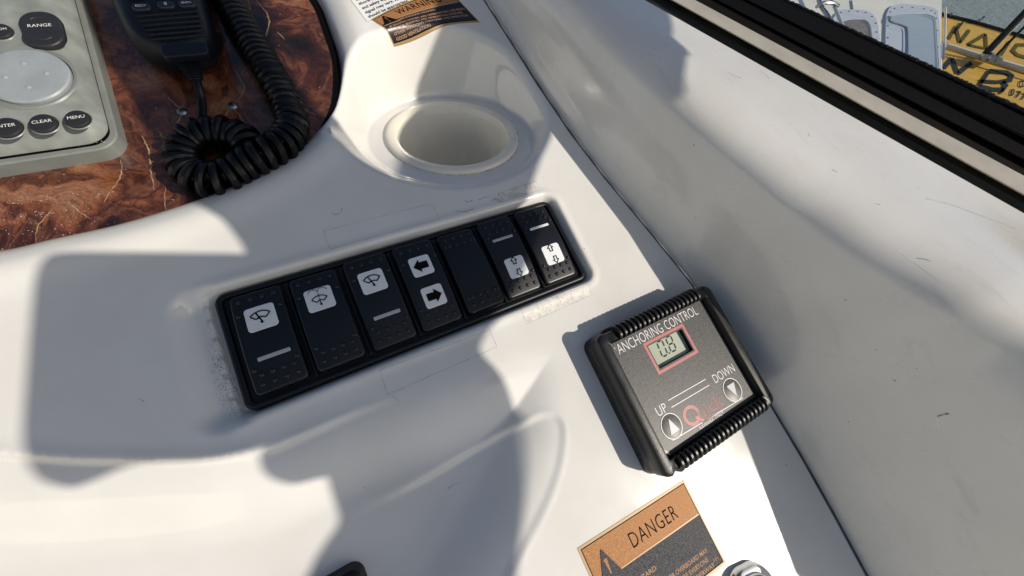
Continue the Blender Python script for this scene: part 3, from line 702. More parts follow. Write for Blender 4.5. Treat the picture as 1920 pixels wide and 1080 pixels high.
for (cx, tl, kd, lab) in sw_defs:
    t = root('rocker_switch', cx, .2, 0, label=lab, cat='rocker switch', group='rocker switches in the black panel')
    zt = lambda x, y, tl=tl: 5.4+tl*y-(y/23)**2*2.2-(.25*(x/10)**2)
    mb = MB(); mb.add(*pillow(20.6, 46.0, 2.2, -1.5, zt, .9, 6, 16)); mb.build('actuator', M['rocker'], t)
    fz = lambda off, zt=zt: (lambda x, y: (x, y, zt(x, y)+off))
    def lens(x, y, w, h, nm='icon_window', m='lens', r=1.5):
        mb = MB(); mb.add(*pillow(w, h, r, -.3, lambda a2, b2: .2, .12, 5, 8, ox=x, oy=y)); mb.v = [(a2, b2, c2+zt(a2, b2)) for a2, b2, c2 in mb.v]
        return mb.build(nm, M[m], t)
    yo = -.2
    windows = []
    if kd in ('wiper', 'wash'):
        lens(0, 9.4+yo, 11.8, 11.4); mb = MB(); wiper(mb, 0, (8.0 if kd == 'wash' else 9.0)+yo, fz(.42), .84 if kd == 'wash' else .98, kd == 'wash'); mb.build('symbol', M['ink'], t, smooth=False)
        windows.append((9.4, 6.4))
    if kd == 'wiper': lens(.6, -8.5+yo, 12.6, 1.7, 'indicator_bar', 'bar', .3); windows.append((-8.5, 1.3))
    if kd == 'arrows':
        for yc, dd in ((9.4, 1), (-7.6, -1)):
            lens(.4, yc+yo, 10.8, 10.8); mb = MB(); arrow_solid(mb, .4, yc+yo, dd, fz(.42)); mb.build('symbol', M['ink'], t, smooth=False); windows.append((yc, 6.2))
    if kd == 'updown':
        lens(.5, -7.6+yo, 11.4, 11.4); mb = MB(); arrow_line(mb, .3, -4.9+yo, 1, fz(.42)); arrow_line(mb, .7, -10.2+yo, -1, fz(.42)); mb.build('symbol', M['ink'], t, smooth=False)
        windows.append((-7.6, 6.4)); lens(.2, 10.2+yo, 12.4, 1.5, 'indicator_bar', 'bar' if cx < 60 else 'lens', .3); windows.append((10.2, 1.2))
    mb = MB()
    rows = []
    for sg in (1, -1):
        for k in range(4): rows.append((-7+4.6*k, sg*19.2)); rows.append((-6.2+4.2*k, sg*15.2))
        for xx in (-8.3, 8.3): rows.append((xx, sg*12.6 if kd != 'blank' else sg*15.3))
    for (x, y) in rows:
        x += 0.3
        inside = any(abs(y-wy) < wh+.9 and (abs(x) < 7.2 or wh < 2) for wy, wh in windows)
        if inside: continue
        v, f = lathe([(1.05, -.1), (.95, .4), (.55, .75), (.01, .82)], 10, ox=x, oy=y); mb.add([(a2, b2, c2+zt(a2, b2)) for a2, b2, c2 in v], f)
    o = mb.build('grip_dots', M['rocker'], t); o['kind'] = 'stuff'

# ---------------------------------------------------------------- anchoring control box
BX, BY, BZ = 106.6, -96.2, 1.6
bx = root('anchor_control_box', BX, BY, BZ, label='square black ribbed box with speckled face and small display on the console', cat='control box')
TOP = 16.6
W_, H_ = 85, 74
mb = MB()   # lower body
mb.add(*rrl(W_-1, H_-2, 4.5, [(-1.2, -1.6), (-1.0, 0), (-.2, 7.6), (.2, 8.4)], 8, 10)); mb.build('back_shell', M['boxblk'], bx)
mb = MB()   # bezel: outer wall, rounded lip, inner wall down to plate
pw, ph = 71.0, 62.0; PZ = TOP-4.0
outer = [(0, 8.0), (0, TOP-2.4), (.25, TOP-1.3), (.8, TOP-.5), (1.7, TOP-.05), (5.4, TOP), (6.3, TOP-.25)]
rings = [[(x, y, z) for x, y in rr(W_-2*i, H_-2*i, max(5-i, .6), 8, 26)] for i, z in outer]
rings.append([(x, y, TOP-1.3) for x, y in rr(pw+.6, ph+.6, .8, 8, 26)]); rings.append([(x, y, PZ-.6) for x, y in rr(pw, ph, .5, 8, 26)])
v, f = loft(rings, False, False); v = [(x, y*(1-.016*(abs(x) < W_/2-6)), z-(1.3 if (abs(x) < W_/2-6.2 and abs(y) > ph/2+.2 and z > 12) else 0)) for x, y, z in v]; mb.add(v, f); mb.build('bezel', M['boxblk'], bx)
# ribs along the two long sides
def rib_mesh(sg):
    yb = H_/2
    path = [(0, sg*(ph/2-.1), PZ+.5), (0, sg*(ph/2+.2), TOP-.9), (0, sg*(yb-4.6), TOP+.35), (0, sg*(yb-2.2), TOP+.15), (0, sg*(yb-.4), TOP-1.3), (0, sg*(yb+.45), TOP-3.6), (0, sg*(yb+.4), 5), (0, sg*(yb-.6), 1.0)]
    path = catmull(path, 3); mb = MB()
    P = np.array(path); T = np.gradient(P, axis=0); T /= np.linalg.norm(T, axis=1)[:, None]; rings = []
    for p, t in zip(P, T):
        nn = np.array([0, -t[2], t[1]])*sg
        if sg > 0: nn = np.array([0, -t[2], t[1]])
        rings.append([tuple(p+np.array([a, 0, 0])+nn*b) for a, b in ((-.85, -.9), (-.85, .55), (-.55, .85), (.55, .85), (.85, .55), (.85, -.9))])
    v, f = loft(rings); mb.add(v, f); return mb
for sg, n in ((1, 19), (-1, 21)):
    m0 = None
    for k in range(n):
        x = (-(n-1)/2+k)*3.25+(1.0 if sg > 0 else 1.5)
        if m0 is None: o = rib_mesh(sg).build('rib', M['boxblk'], bx); m0 = o.data
        else: o = link('rib', m0, bx)
        o.location = (x*.001, 0, 0)
# face plate with display opening. label-local coords: measured from pixels
def b2(px, py, z=None):
    p = at_h(px, py, (PZ if z is None else z)+BZ); return p[0]-BX, p[1]-BY
c = [b2(1217, 648), b2(1278, 617), b2(1301, 657), b2(1235, 692)]
wx0, wx1 = (c[0][0]+c[3][0])/2, (c[1][0]+c[2][0])/2; wy0, wy1 = (c[2][1]+c[3][1])/2, (c[0][1]+c[1][1])/2
wcx, wcy, ww, wh = (wx0+wx1)/2, (wy0+wy1)/2, wx1-wx0, wy1-wy0
X0, X1, Y0, Y1 = -pw/2+.1, pw/2-1.0, -ph/2+1.2, ph/2-.1
mb = MB(); o_ = [(X0, Y0+2), (X0+3, Y0), (X1, Y0), (X1, Y1), (X0, Y1)]
hole = [(wx0, wy0), (wx1, wy0), (wx1, wy1), (wx0, wy1)]
mb.add([(x, y, PZ) for x, y in o_+hole], [(0, 1, 5), (1, 2, 6, 5), (2, 3, 7, 6), (3, 4, 8, 7), (4, 0, 5, 8)])
mb.build('face_plate', M['plate'], bx, smooth=False)
mb = MB(); mb.add(*rrl(pw, ph, .5, [(0, PZ-3), (0, PZ-.35)], 4, 2)); 
# plate bed as four bars so that the display stays open
mb = MB()
for (x0, x1, y0, y1) in ((-pw/2, wx0, -ph/2, ph/2), (wx1, pw/2, -ph/2, ph/2), (wx0, wx1, -ph/2, wy0), (wx0, wx1, wy1, ph/2)): mb.add(*box(x0, x1, y0, y1, PZ-5, PZ-.3))
mb.build('inner_frame', M['slot'], bx, smooth=False)
DZ = PZ-2.8
mb = MB(); mb.add(*box(wx0-1, wx1+1, wy0-1, wy1+1, DZ-1, DZ)); scr = mb.build('display_screen', M['lcd'], bx, smooth=False)
mb = MB()
def seg7(mb, x, y, w, h, segs, sh=.12, t=.95):
    S = {'a': ((0, h), (w, h)), 'b': ((w, h), (w, h/2)), 'c': ((w, h/2), (w, 0)), 'd': ((0, 0), (w, 0)), 'e': ((0, 0), (0, h/2)), 'f': ((0, h/2), (0, h)), 'g': ((0, h/2), (w, h/2))}
    for k in segs:
        (xa, ya), (xb, yb) = S[k]; L_ = math.hypot(xb-xa, yb-ya); ux, uy = (xb-xa)/L_, (yb-ya)/L_; g = .35
        pts = [(g, 0), (g+t/2, t/2), (L_-g-t/2, t/2), (L_-g, 0), (L_-g-t/2, -t/2), (g+t/2, -t/2)]
        q_ = [(xa+ux*p-uy*q, ya+uy*p+ux*q) for p, q in pts]; flat(mb, poly2d([(x+X_+sh*Y_, y+Y_) for X_, Y_ in q_]), DZ+.06)
dx0 = wx0+ww*.34
seg7(mb, dx0-1.5, wy0+wh*.32, 3.9, 8.2, 'abcdef'); seg7(mb, dx0+5.2, wy0+wh*.32, 3.9, 8.2, 'abcdefg')
flat(mb, poly2d([(dx0+3.3, wy0+wh*.32-.3), (dx0+4.2, wy0+wh*.32-.3), (dx0+4.2, wy0+wh*.32+.6), (dx0+3.3, wy0+wh*.32+.6)]), DZ+.06)
mb.build('display_digits', M['segment'], scr, smooth=False)
mb = MB(); flat(mb, ribbon([(wx0-1.6, wy0-1.6), (wx1+1.6, wy0-1.6), (wx1+1.6, wy1+1.6), (wx0-1.6, wy1+1.6)], 1.5, True), PZ+.06); mb.build('display_outline', M['red_ink'], bx, smooth=False)
def blab(s, p0, p1, h, z=.06, mat_='white_ink', nm='lettering', **k):
    a1, b1 = b2(*p0), b2(*p1); mb = MB(); flat(mb, text_fit(s, a1[0], b1[0], h, (a1[1]+b1[1])/2, **k), PZ+z); return mb.build(nm, M[mat_], bx, smooth=False)
blab('ANCHORING CONTROL', (1157, 655), (1306, 582), 5.3, bold=-.1)
blab('UP', (1231, 773), (1249, 763), 4.6, bold=-.1); blab('DOWN', (1337, 710), (1376, 690), 4.6, bold=-.1)
mb = MB()
for p0, p1 in (((1253, 751), (1323, 711)), ((1259, 764), (1330, 722)), ((1261, 826), (1393, 746)), ):
    flat(mb, ribbon([b2(*p0), b2(*p1)], .42), PZ+.06)
mb.build('rule_lines', M['white_ink'], bx, smooth=False)
blab('RAVENNA  ITALY', (1311, 801), (1357, 775), 1.5, space=1.2)
# maker's mark in worn red
mb = MB(); qx, qy = b2(1297, 779)
flat(mb, ribbon([(qx+4.6*math.cos(k*math.pi/12), qy+4.2*math.sin(k*math.pi/12)) for k in range(24)], 1.7, True), PZ+.05)
flat(mb, ribbon([(qx+1.6, qy-1.6), (qx+5.2, qy-5.4)], 1.5), PZ+.055)
mb.build('maker_mark', M['red_ink'], bx, smooth=False)
mb = MB(); a1, b1 = b2(1309, 777), b2(1354, 748); flat(mb, text_fit('uick', a1[0], b1[0], 6.0, (a1[1]+b1[1])/2+.3, bold=.12), PZ+.06)
flat(mb, ribbon([(a1[0], (a1[1]+b1[1])/2-4.3), (b1[0]-1.5, (a1[1]+b1[1])/2-4.0)], .8), PZ+.06); mb.build('maker_mark', M['red_faint'], bx, smooth=False)
for (px_, py_), d in (((1259, 799), 1), ((1373, 731), -1)):
    x, y = b2(px_, py_)
    mb = MB(); mb.add(*lathe([(6.2, -.1), (6.0, .15), (4.5, .45), (2, .62), (.01, .65)], 40, ox=x, oy=y)); mb.v = [(p, q_, r+PZ) for p, q_, r in mb.v]; bt = mb.build('push_button', M['plate'], bx)
    mb = MB(); flat(mb, ribbon([(x+6.1*math.cos(k*math.pi/20), y+6.1*math.sin(k*math.pi/20)) for k in range(40)], .45, True), PZ+.22); mb.build('button_ring', M['white_ink'], bt, smooth=False)
    mb = MB(); flat(mb, poly2d([(x, y+3.9*d), (x-3.0*d, y-3.2*d), (x+3.0*d, y-3.2*d)]), PZ+.72); mb.build('arrow_mark', M['arrow'], bt, smooth=False)
mb = MB(); x, y = b2(1151, 652); flat(mb, poly2d([(x, y), (x+.5, y), (x+.4, y-1.4)]), PZ+.06); mb.build('print_fleck', M['white_ink'], bx, smooth=False)
# torn corner of the face film
mb = MB(); mb.add([(X0+.2, Y0+2.2, PZ+.1), (X0+3.4, Y0+.2, PZ+.15), (X0+3.0, Y0+2.0, PZ+.5), (X0+1.0, Y0+4.2, PZ+.3)], [(0, 1, 2, 3)]); mb.build('lifted_corner', M['chip'], bx, smooth=False)

# ---------------------------------------------------------------- stickers
class Sticker:
    """flat print laid on the console surface; u right, v down, 0..1"""
    def __init__(s, name, TL, TR, BR, BL, label, cat, bow=0, th=.18, surf=True):
        s.P = [np.array(p[:2]) for p in (TL, TR, BR, BL)]; s.bow = bow; s.c = sum(s.P)/4; s.th = th; s.surf = surf
        s.w = np.linalg.norm(s.P[1]-s.P[0]); s.h = np.linalg.norm(s.P[3]-s.P[0]); s.z0 = Z1(*s.c)
        s.o = root(name, s.c[0], s.c[1], s.z0, label=label, cat=cat)
    def xy(s, u, v):
        p = (s.P[0]*(1-u)+s.P[1]*u)*(1-v)+(s.P[3]*(1-u)+s.P[2]*u)*v
        n = (s.P[0]-s.P[3])/s.h; return p+n*s.bow*4*u*(1-u)
    def map(s, off):
        def f(x, y):      # x,y in sticker mm: x right from left edge, y up from the bottom edge
            p = s.xy(x/s.w, 1-y/s.h); return (p[0]-s.c[0], p[1]-s.c[1], Z1(*p)-s.z0+s.th+off)
        return f
    def sheet(s, x0, x1, y0, y1, off, m, name, n=14, skirt=False):
        mb = MB(); k2 = max(4, int(n*(y1-y0)/s.w)+2); f = s.map(off); g = []
        for j in range(k2+1):
            for i in range(n+1): g.append(f(x0+(x1-x0)*i/n, y0+(y1-y0)*j/k2))
        F_ = [(j*(n+1)+i, j*(n+1)+i+1, (j+1)*(n+1)+i+1, (j+1)*(n+1)+i) for j in range(k2) for i in range(n)]
        mb.add(g, F_)
        if skirt:
            bd = [i for i in range(n+1)]+[(j+1)*(n+1)-1+0 for j in range(1, k2+1)]+[k2*(n+1)+i for i in range(n-1, -1, -1)]+[j*(n+1) for j in range(k2-1, 0, -1)]
            b0 = len(mb.v); mb.v += [(mb.v[i][0], mb.v[i][1], mb.v[i][2]-s.th-off-.1) for i in bd]
            for q in range(len(bd)): r_1 = (q+1) % len(bd); mb.f.append((bd[r_1], bd[q], b0+q, b0+r_1)); mb.mi.append(0)
        return mb.build(name, M[m], s.o)
    def text(s, t, x0, x1, h, yc, m, off=.16, nm='lettering', **k):
        mb = MB(); flat(mb, text_fit(t, x0, x1, h, yc, **k), fn=s.map(off)); return mb.build(nm, M[m], s.o, smooth=False)
    def line(s, pts, wd, m, off=.16, closed=False, nm='border_line'):
        P = []
        for i in range(len(pts) if closed else len(pts)-1):
            a1, b1 = np.array(pts[i]), np.array(pts[(i+1) % len(pts)])
            for k in range(10): P.append(a1+(b1-a1)*k/10)
        if not closed: P.append(np.array(pts[-1]))
        mb = MB(); flat(mb, ribbon(P, wd, closed), fn=s.map(off)); return mb.build(nm, M[m], s.o, smooth=False)
    def triangle(s, x0, x1, y0, y1, m, mk):
        mb = MB(); r = []
        T = [np.array((x0, y0)), np.array((x1, y0)), np.array(((x0+x1)/2, y1))]
        for i in range(3):
            a1, b1, c1 = T[i-1], T[i], T[(i+1) % 3]; r += [b1+(a1-b1)*.08, b1+(a1-b1)*.02+(c1-b1)*.02, b1+(c1-b1)*.08]
        flat(mb, poly2d([tuple(p) for p in r]), fn=s.map(.22)); mb.build('warning_triangle', M[m], s.o, smooth=False)
        xc = (x0+x1)/2; h = y1-y0; mb = MB(); flat(mb, poly2d([(xc-.055*h, y1-.30*h), (xc+.055*h, y1-.30*h), (xc+.015*h, y0+.30*h), (xc-.015*h, y0+.30*h)]), fn=s.map(.3))
        flat(mb, poly2d([(xc+.06*h*math.cos(k*.785), y0+.17*h+.06*h*math.sin(k*.785)) for k in range(8)]), fn=s.map(.3)); mb.build('exclamation_mark', M[mk], s.o, smooth=False)
# danger sticker
TL, TR, BR = on(1082, 1028), on(1282, 899), on(1362, 1055)
BL = TL+(BR-TR)
st = Sticker('danger_sticker', TL, TR, BR, BL, 'orange and black DANGER sticker below the square black box', 'sticker')
W, H = st.w, st.h
st.sheet(0, W, 0, H, 0, 'gold', 'backing', skirt=True)
st.sheet(1.4, W-1.4, H*.60, H-1.4, .05, 'orange', 'header'); st.sheet(1.4, W-1.4, 1.4, H*.60-.6, .05, 'navy', 'text_block')
st.line([(1.4, 1.4), (W-1.4, 1.4), (W-1.4, H-1.4), (1.4, H-1.4)], .35, 'ink', .1, True)
st.triangle(2.6, 17, H*.60-4.6, H*.60+12.0, 'navy', 'orange')
st.line([(1.8, H*.60-5.4), (18.5, H*.60-5.4)], .7, 'orange', .18)
st.text('DANGER', 25, 54, 6.6, H*.60+7.0, 'ink', space=1.1, bold=-.12)
yy = H*.60-8.2
for s_, a1, b1 in (('FALLING HAZARD', 4, 31), (None, 0, 0), ('FALLING FROM THE DECK OR OVERBOARD MAY', 4, 60), ('CAUSE INJURY OR DEATH. ENSURE EVERYONE', 4, 58), ('IS CLEAR WHEN THE BOAT IS UNDERWAY', 4, 60), ('AND ALL GATES ARE CLOSED ALSO', 4, 49)):
    if s_: st.text(s_, a1, b1, 1.95, yy, 'copperink', bold=.12)
    yy -= 3.5
st.text('TP1', 60, 63.5, 1.4, 4.2, 'copperink')
# warning sticker (curved with the moulding)
TL, BL, BR, TR = on(696, 37), on(739, 88), on(899, 42), on(838, -22)
st = Sticker('warning_sticker', TL, TR, BR, BL, 'orange and navy WARNING sticker on the console above the cup holder', 'sticker', bow=2.4, th=.35)
W, H = st.w, st.h; hs = H*.60
st.sheet(0, W, 0, H, 0, 'gold', 'backing', 70, skirt=True)
st.sheet(.9, W-.9, hs+.2, H-.9, .05, 'orange', 'header', 70); st.sheet(.9, W-.9, .9, hs-.3, .05, 'navy2', 'text_block', 70)
st.line([(.9, .9), (W-.9, .9), (W-.9, H-.9), (.9, H-.9)], .35, 'ink', .1, True)
st.triangle(2, 14, hs-H*.09, hs+H*.32, 'ink', 'orange'); st.line([(1.2, hs-H*.115), (15.5, hs-H*.115)], .5, 'gold', .18)
st.text('WARNING', 18, 54, H*.19, hs+H*.19, 'ink', space=1.1, bold=.06)
dy = hs/7.0; yy = hs-dy*.95
for s_, a1, b1 in (('CARBON MONOXIDE HAZARD', 3, 44), (None, 0, 0), ('IF SALOON DOORS ARE OPEN WHEN GENERA-', 4, 64), ('TOR OR ENGINES ARE OPERATING, ENSURE', 4, 60), ('OTHER WINDOWS / HATCHES ARE OPEN FOR', 4, 62), ('GOOD VENTILATION', 4, 31)):
    if s_: st.text(s_, a1, b1, dy*.62, yy, 'copperink', bold=.14)
    yy -= dy*1.12 if s_ else dy*.35
# white paper label
TL, BL, BR, TR = on(622, -45), on(688, 42), on(770, 8), on(705, -80)
st = Sticker('paper_label', TL, TR, BR, BL, 'white label with small black text at the top edge of the photo', 'label', bow=.6, th=.1)
W, H = st.w, st.h
st.sheet(0, W, 0, H, 0, 'paper', 'backing', 16, skirt=True)
st.line([(.2, H*.6), (.2, .8), (1.0, .2), (W*.3, .2)], .2, 'ink', .06)
yy = 3.2
for s_ in ('should be appropriate.', 'signal may vary. Range', 'and safety equipment', 'shore-based signals', 'used on navigation', 'as a backup aid', 'factors and mark', 'rights of use', 'for display'):
    st.text(s_, 3.5, 3.5+len(s_)*1.62, 2.0, yy, 'ink', .08, align='LEFT', bold=.25); yy += 3.6

# ---------------------------------------------------------------- chartplotter keypad (grey-green unit, left)
RZ = WOODZ
pr_ = lambda px, py, h: at_h(px, py, h)
cb = at_h(238, 290, WOODZ+.5)                      # outer bottom-right corner of the base
rx1, ry0 = cb[0]+1.2, cb[1]-1.2
RWD, RHT = 170., 165.
rc = (rx1-RWD/2, ry0+RHT/2)
rd = root('chartplotter', rc[0], rc[1], WOODZ, label='grey green chartplotter keypad with round pad and dark buttons on burl wood', cat='chartplotter')
mb = MB(); mb.add(*rrl(RWD, RHT, 9, [(0, 0), (0, 7.2), (.5, 7.9), (2.2, 8)], 10, 8)); mb.build('base', M['radar2'], rd)
mb = MB(); mb.add(*rrl(RWD-4.5, RHT-4.5, 8, [(0, 8), (0, 9.3), (1.0, 9.5)], 10, 8)); mb.build('gasket_and_shade', M['rubber'], rd)
FZ = 20.5
mb = MB(); mb.add(*rrl(RWD-3.6, RHT-3.6, 9, [(0.6, 9.3), (0, 9.9), (.1, 10.8), (1.5, 13.2), (5.0, 17.6), (7.0, 19.6), (9.5, 20.4), (12.5, FZ)], 12, 8)); mb.build('housing', M['radar'], rd)
def r2(px, py, h=None):
    p = at_h(px, py, WOODZ+(FZ if h is None else h)); return p[0]-rc[0], p[1]-rc[1]
def rb(px, py, rx, ry, txt, tw, th, rise=1.6):
    x, y = r2(px, py, FZ+rise)
    mb = MB(); mb.add(*lathe([(1, -.2), (1, rise*.65), (.94, rise*.93), (.8, rise), (.01, rise+.12)], 36, sx=rx, sy=ry, ox=x, oy=y)); mb.v = [(a2, b2_, c2+FZ) for a2, b2_, c2 in mb.v]
    o = mb.build('button', M['button'], rd)
    mb = MB(); mb.add(*lathe([(1.12, .01), (1.05, .35), (.98, .02)], 36, sx=rx, sy=ry, ox=x, oy=y)); mb.v = [(a2, b2_, c2+FZ) for a2, b2_, c2 in mb.v]; mb.build('button_collar', M['radar2'], rd)
    if txt:
        mb = MB(); flat(mb, text_fit(txt, x-tw*.45, x+tw*.45, th*.88, y+.3), FZ+rise+.18); mb.build('lettering', M['white_ink'], o, smooth=False)
rb(143, 221, 4.3, 4.3, 'MENU', 6.4, 1.7); rb(79, 229, 4.5, 4.5, 'CLEAR', 7.0, 1.7); rb(10, 237, 4.7, 4.7, 'ENTER', 7.0, 1.7)
rb(-2, 56, 4.0, 4.0, 'ZOOM', 5.6, 1.4)
x, y = r2(78, 55, FZ+1.6)
mb = MB(); mb.add(*pillow(14.5, 21, 6.8, -.2, lambda a2, b2_: 2.2-.9*math.exp(-(b2_/3.5)**2), .9, 10, 8, ox=0, oy=0)); mb.v = [(a2+x, b2_+y, c2+FZ) for a2, b2_, c2 in mb.v]; ob = mb.build('range_button', M['button'], rd)
mb = MB(); flat(mb, text_fit('RANGE', x-4.1, x+3.9, 1.7, y+1.6), FZ+2.3); mb.build('lettering', M['white_ink'], ob, smooth=False)
mb = MB()
for dy, sg in ((6.2, 1), (-6.2, -1)):
    P = [(x+3*math.cos(t), y+dy-sg*1.2+sg*1.6*math.sin(t)) for t in np.linspace(.3, math.pi-.3, 9)]; v, f = tube([(a2, b2_, FZ+2.15) for a2, b2_ in P], .35, 6); mb.add(v, f)
mb.build('raised_mark', M['button'], ob)
x, y = r2(52, 144, FZ+1)
mb = MB(); mb.add(*lathe([(16.6, .02), (16.0, .6), (14.9, .5), (14.6, -.9), (12, -1.0)], 60, ox=x, oy=y)); mb.v = [(a2, b2_, c2+FZ+.15) for a2, b2_, c2 in mb.v]; mb.build('pad_well', M['radar2'], rd)
mb = MB(); mb.add(*lathe([(14.4, .1), (14.4, 1.5), (13.9, 2.1), (12.4, 2.3), (7, 1.9), (.01, 1.7)], 60, ox=x, oy=y)); mb.v = [(a2, b2_, c2+FZ) for a2, b2_, c2 in mb.v]; pd = mb.build('control_pad', M['pad'], rd)
mb = MB()
for a0 in (0, 90, 180, 270):
    qx, qy = x+6.6*math.cos(math.radians(a0)), y+6.6*math.sin(math.radians(a0)); v, f = lathe([(1.0, 1.75), (.7, 2.35), (.01, 2.55)], 12, ox=qx, oy=qy); mb.add([(a2, b2_, c2+FZ) for a2, b2_, c2 in v], f)
mb.build('pad_dots', M['pad'], pd)
mb = MB()
for k in range(110):
    a2, b2_ = random.uniform(-20, RWD/2-11), random.uniform(-RHT/2+11, RHT/2-20); s_ = random.choice([.08, .1, .15]); mb.add([(a2, b2_, FZ+.06), (a2+s_*2, b2_+s_, FZ+.06), (a2+s_*.6, b2_+2*s_, FZ+.06)], [(0, 1, 2)])
for k in range(160):
    t_ = random.random(); a2 = RWD/2-4-random.uniform(0, 1)-t_*RWD*.75; b2_ = -RHT/2+random.gauss(2.2, .3); s_ = random.choice([.1, .15, .2]); mb.add([(a2, b2_, 9.85), (a2+s_*2, b2_+s_, 9.9), (a2+s_*.6, b2_+2*s_, 9.9)], [(0, 1, 2)])
o = mb.build('dust', M['dust'], rd, smooth=False); o['kind'] = 'stuff'

# ---------------------------------------------------------------- radio handset with coiled cord
HZ = 24.0
# outline measured on the face of the handset
fp = [(180, -90), (212, -5), (240, 60), (262, 100), (288, 122), (330, 131), (378, 128), (402, 117), (412, 92), (400, 40), (388, 0), (368, -70), (340, -150), (210, -180)]
FPo = [at_h(px, py, WOODZ+9)[:2] for px, py in fp]; hc = np.array([-68., 170.])
mic = root('radio_handset', hc[0], hc[1], WOODZ, label='black radio handset with keypad and coiled cord lying on burl wood', cat='radio handset')
ol = np.array(catmull(FPo, 6, True))-hc; cen = ol.mean(0)
def ringm(s, z, inset=0):
    o_2 = ol-cen; n_ = np.linalg.norm(o_2, axis=1)[:, None]; return [(p[0], p[1], z) for p in cen+o_2*(1-inset/n_)*s]
mb = MB(); mb.add(*loft([ringm(1, 3, 5), ringm(1, 6, 1.5), ringm(1, 11, 0), ringm(1, HZ-8, .2), ringm(1, HZ-5, 1.2), ringm(1, HZ-2.5, 3), ringm(1, HZ-1.0, 5), ringm(1, HZ-.2, 8), ringm(1, HZ+.1, 12)])); mb.build('body', M['mic'], mic)
def h2(px, py, z=0): p = at_h(px, py, WOODZ+HZ+z); return p[0]-hc[0], p[1]-hc[1]
for (px_, py_), tx in (((267, 16), 'ESC<'), ((313, 12), '0'), ((352, 10), 'ENT>'), ((253, -6), '7PRS'), ((303, -12), '8TUV'), ((345, -14), '9WXY'), ((392, -16), None)):
    if tx is None: continue
    x, y = h2(px_, py_)
    mb = MB(); mb.add(*pillow(7.6, 4.6, 2.2, -.2, lambda a2, b2_: 1.4, .8, 6, 3)); mb.v = [(a2+x, b2_+y, c2+HZ) for a2, b2_, c2 in mb.v]; kb = mb.build('key', M['key'], mic)
    mb = MB(); wd = 1.1 if len(tx) == 1 else 4.2; flat(mb, text_fit(tx, x-wd/2, x+wd/2, 1.9 if len(tx) == 1 else 1.25, y, bold=.15), HZ+1.5); mb.build('lettering', M['white_ink'], kb, smooth=False)
for r_i in range(6):
    pa, pb = (258+5.5*r_i, 34+8.7*r_i), (372+3.2*r_i, 24+9*r_i)
    a1, b1 = np.array(h2(*pa)), np.array(h2(*pb)); mb = MB()
    n_ = 9
    for k in range(n_):
        p0, p1 = a1+(b1-a1)*(k+.08)/n_, a1+(b1-a1)*(k+.82)/n_; v, f = ribbon([p0, p1], .85); mb.add([(q0, q1, HZ+.18) for q0, q1 in v], f)
    mb.build('grille_slot', M['slot'], mic, smooth=False)
    mb = MB(); off = np.array([0, 1.1]); v, f = tube([(*(a1+off), HZ), (*(b1+off), HZ)], .55, 6); mb.add(v, f); mb.build('grille_bar', M['mic'], mic)
# raised tab + strain relief
a1, b1 = h2(345, 99), h2(378, 88)
x, y = h2(346, 92); mb = MB(); mb.add(*pillow(19, 8.5, 2.5, -2, lambda a2, b2_: 1.2-.02*b2_, .8, 6, 6)); mb.v = [(a2+x, b2_+y, c2+HZ-.8) for a2, b2_, c2 in mb.v]; mb.build('latch_tab', M['mic'], mic)
p0 = at_h(356, 122, WOODZ+14); p0 = p0-np.array([hc[0], hc[1], WOODZ]); p1 = at_h(369, 152, WOODZ+9)-np.array([hc[0], hc[1], WOODZ])
d_b = p1-p0; rr_ = []; pp = []
for k in range(25):
    t_ = k/24; pp.append(p0-d_b*.25+d_b*1.25*t_); rr_.append((5.6-2.7*t_)*(1+.09*math.sin(k*2.1)))
mb = MB(); mb.add(*tube(pp, rr_, 16)); mb.build('strain_relief', M['mic'], mic)
cp = [(366, 145, 10), (372, 165, 8), (377, 185, 5), (379, 205, 4), (378, 225, 4), (372, 240, 5), (360, 252, 7)]
P = [at_h(a2, b2_, WOODZ+c2)-np.array([hc[0], hc[1], WOODZ]) for a2, b2_, c2 in cp]; mb = MB(); mb.add(*tube(catmull(P, 10), 2.1, 10)); mb.build('cable', M['cord'], mic)
# helix
cc = [(395, 250, 8), (362, 260, 8), (344, 283, 8), (348, 312, 8), (374, 334, 9), (414, 335, 10), (455, 313, 11), (495, 290, 13), (533, 268, 12), (549, 235, 10), (540, 200, 9), (518, 158, 9), (492, 112, 9), (462, 60, 9), (435, 15, 9), (415, -25, 9), (395, -70, 9), (380, -120, 10)]
C0 = [(470, 277, 8), (455, 262, 8), (428, 251, 8)]+cc
P = catmull([at_h(a2, b2_, WOODZ+c2)-np.array([hc[0], hc[1], WOODZ]) for a2, b2_, c2 in C0], 40); P = np.array(P)
seg = np.linalg.norm(np.diff(P, axis=0), axis=1); cum = np.concatenate([[0], np.cumsum(seg)]); Lt = cum[-1]
pitch = lambda s: 4.9 if s < 95 else (4.9-(s-95)/50*1.2 if s < 145 else 3.7)
s, ph_, hp = 0., 0., []
up_ = np.array([0, 0, 1.])
while s < Lt:
    p = np.array([np.interp(s, cum, P[:, k]) for k in range(3)]); pn = np.array([np.interp(min(s+1, Lt), cum, P[:, k]) for k in range(3)]); pb = np.array([np.interp(max(s-1, 0), cum, P[:, k]) for k in range(3)])
    T_ = pn-pb; T_ /= np.linalg.norm(T_); u_ = np.cross(T_, up_); u_ /= np.linalg.norm(u_); v_ = np.cross(u_, T_)
    Rr = 6.6 if s < 110 else 6.1
    hp.append(p+Rr*(math.cos(ph_)*u_+math.sin(ph_)*v_)*(1+.02*math.sin(ph_*.37))); ph_ += 2*math.pi/16; s += pitch(s)/16
mb = MB(); mb.add(*tube(hp, 2.15, 9)); mb.build('coiled_cord', M['cord'], mic)

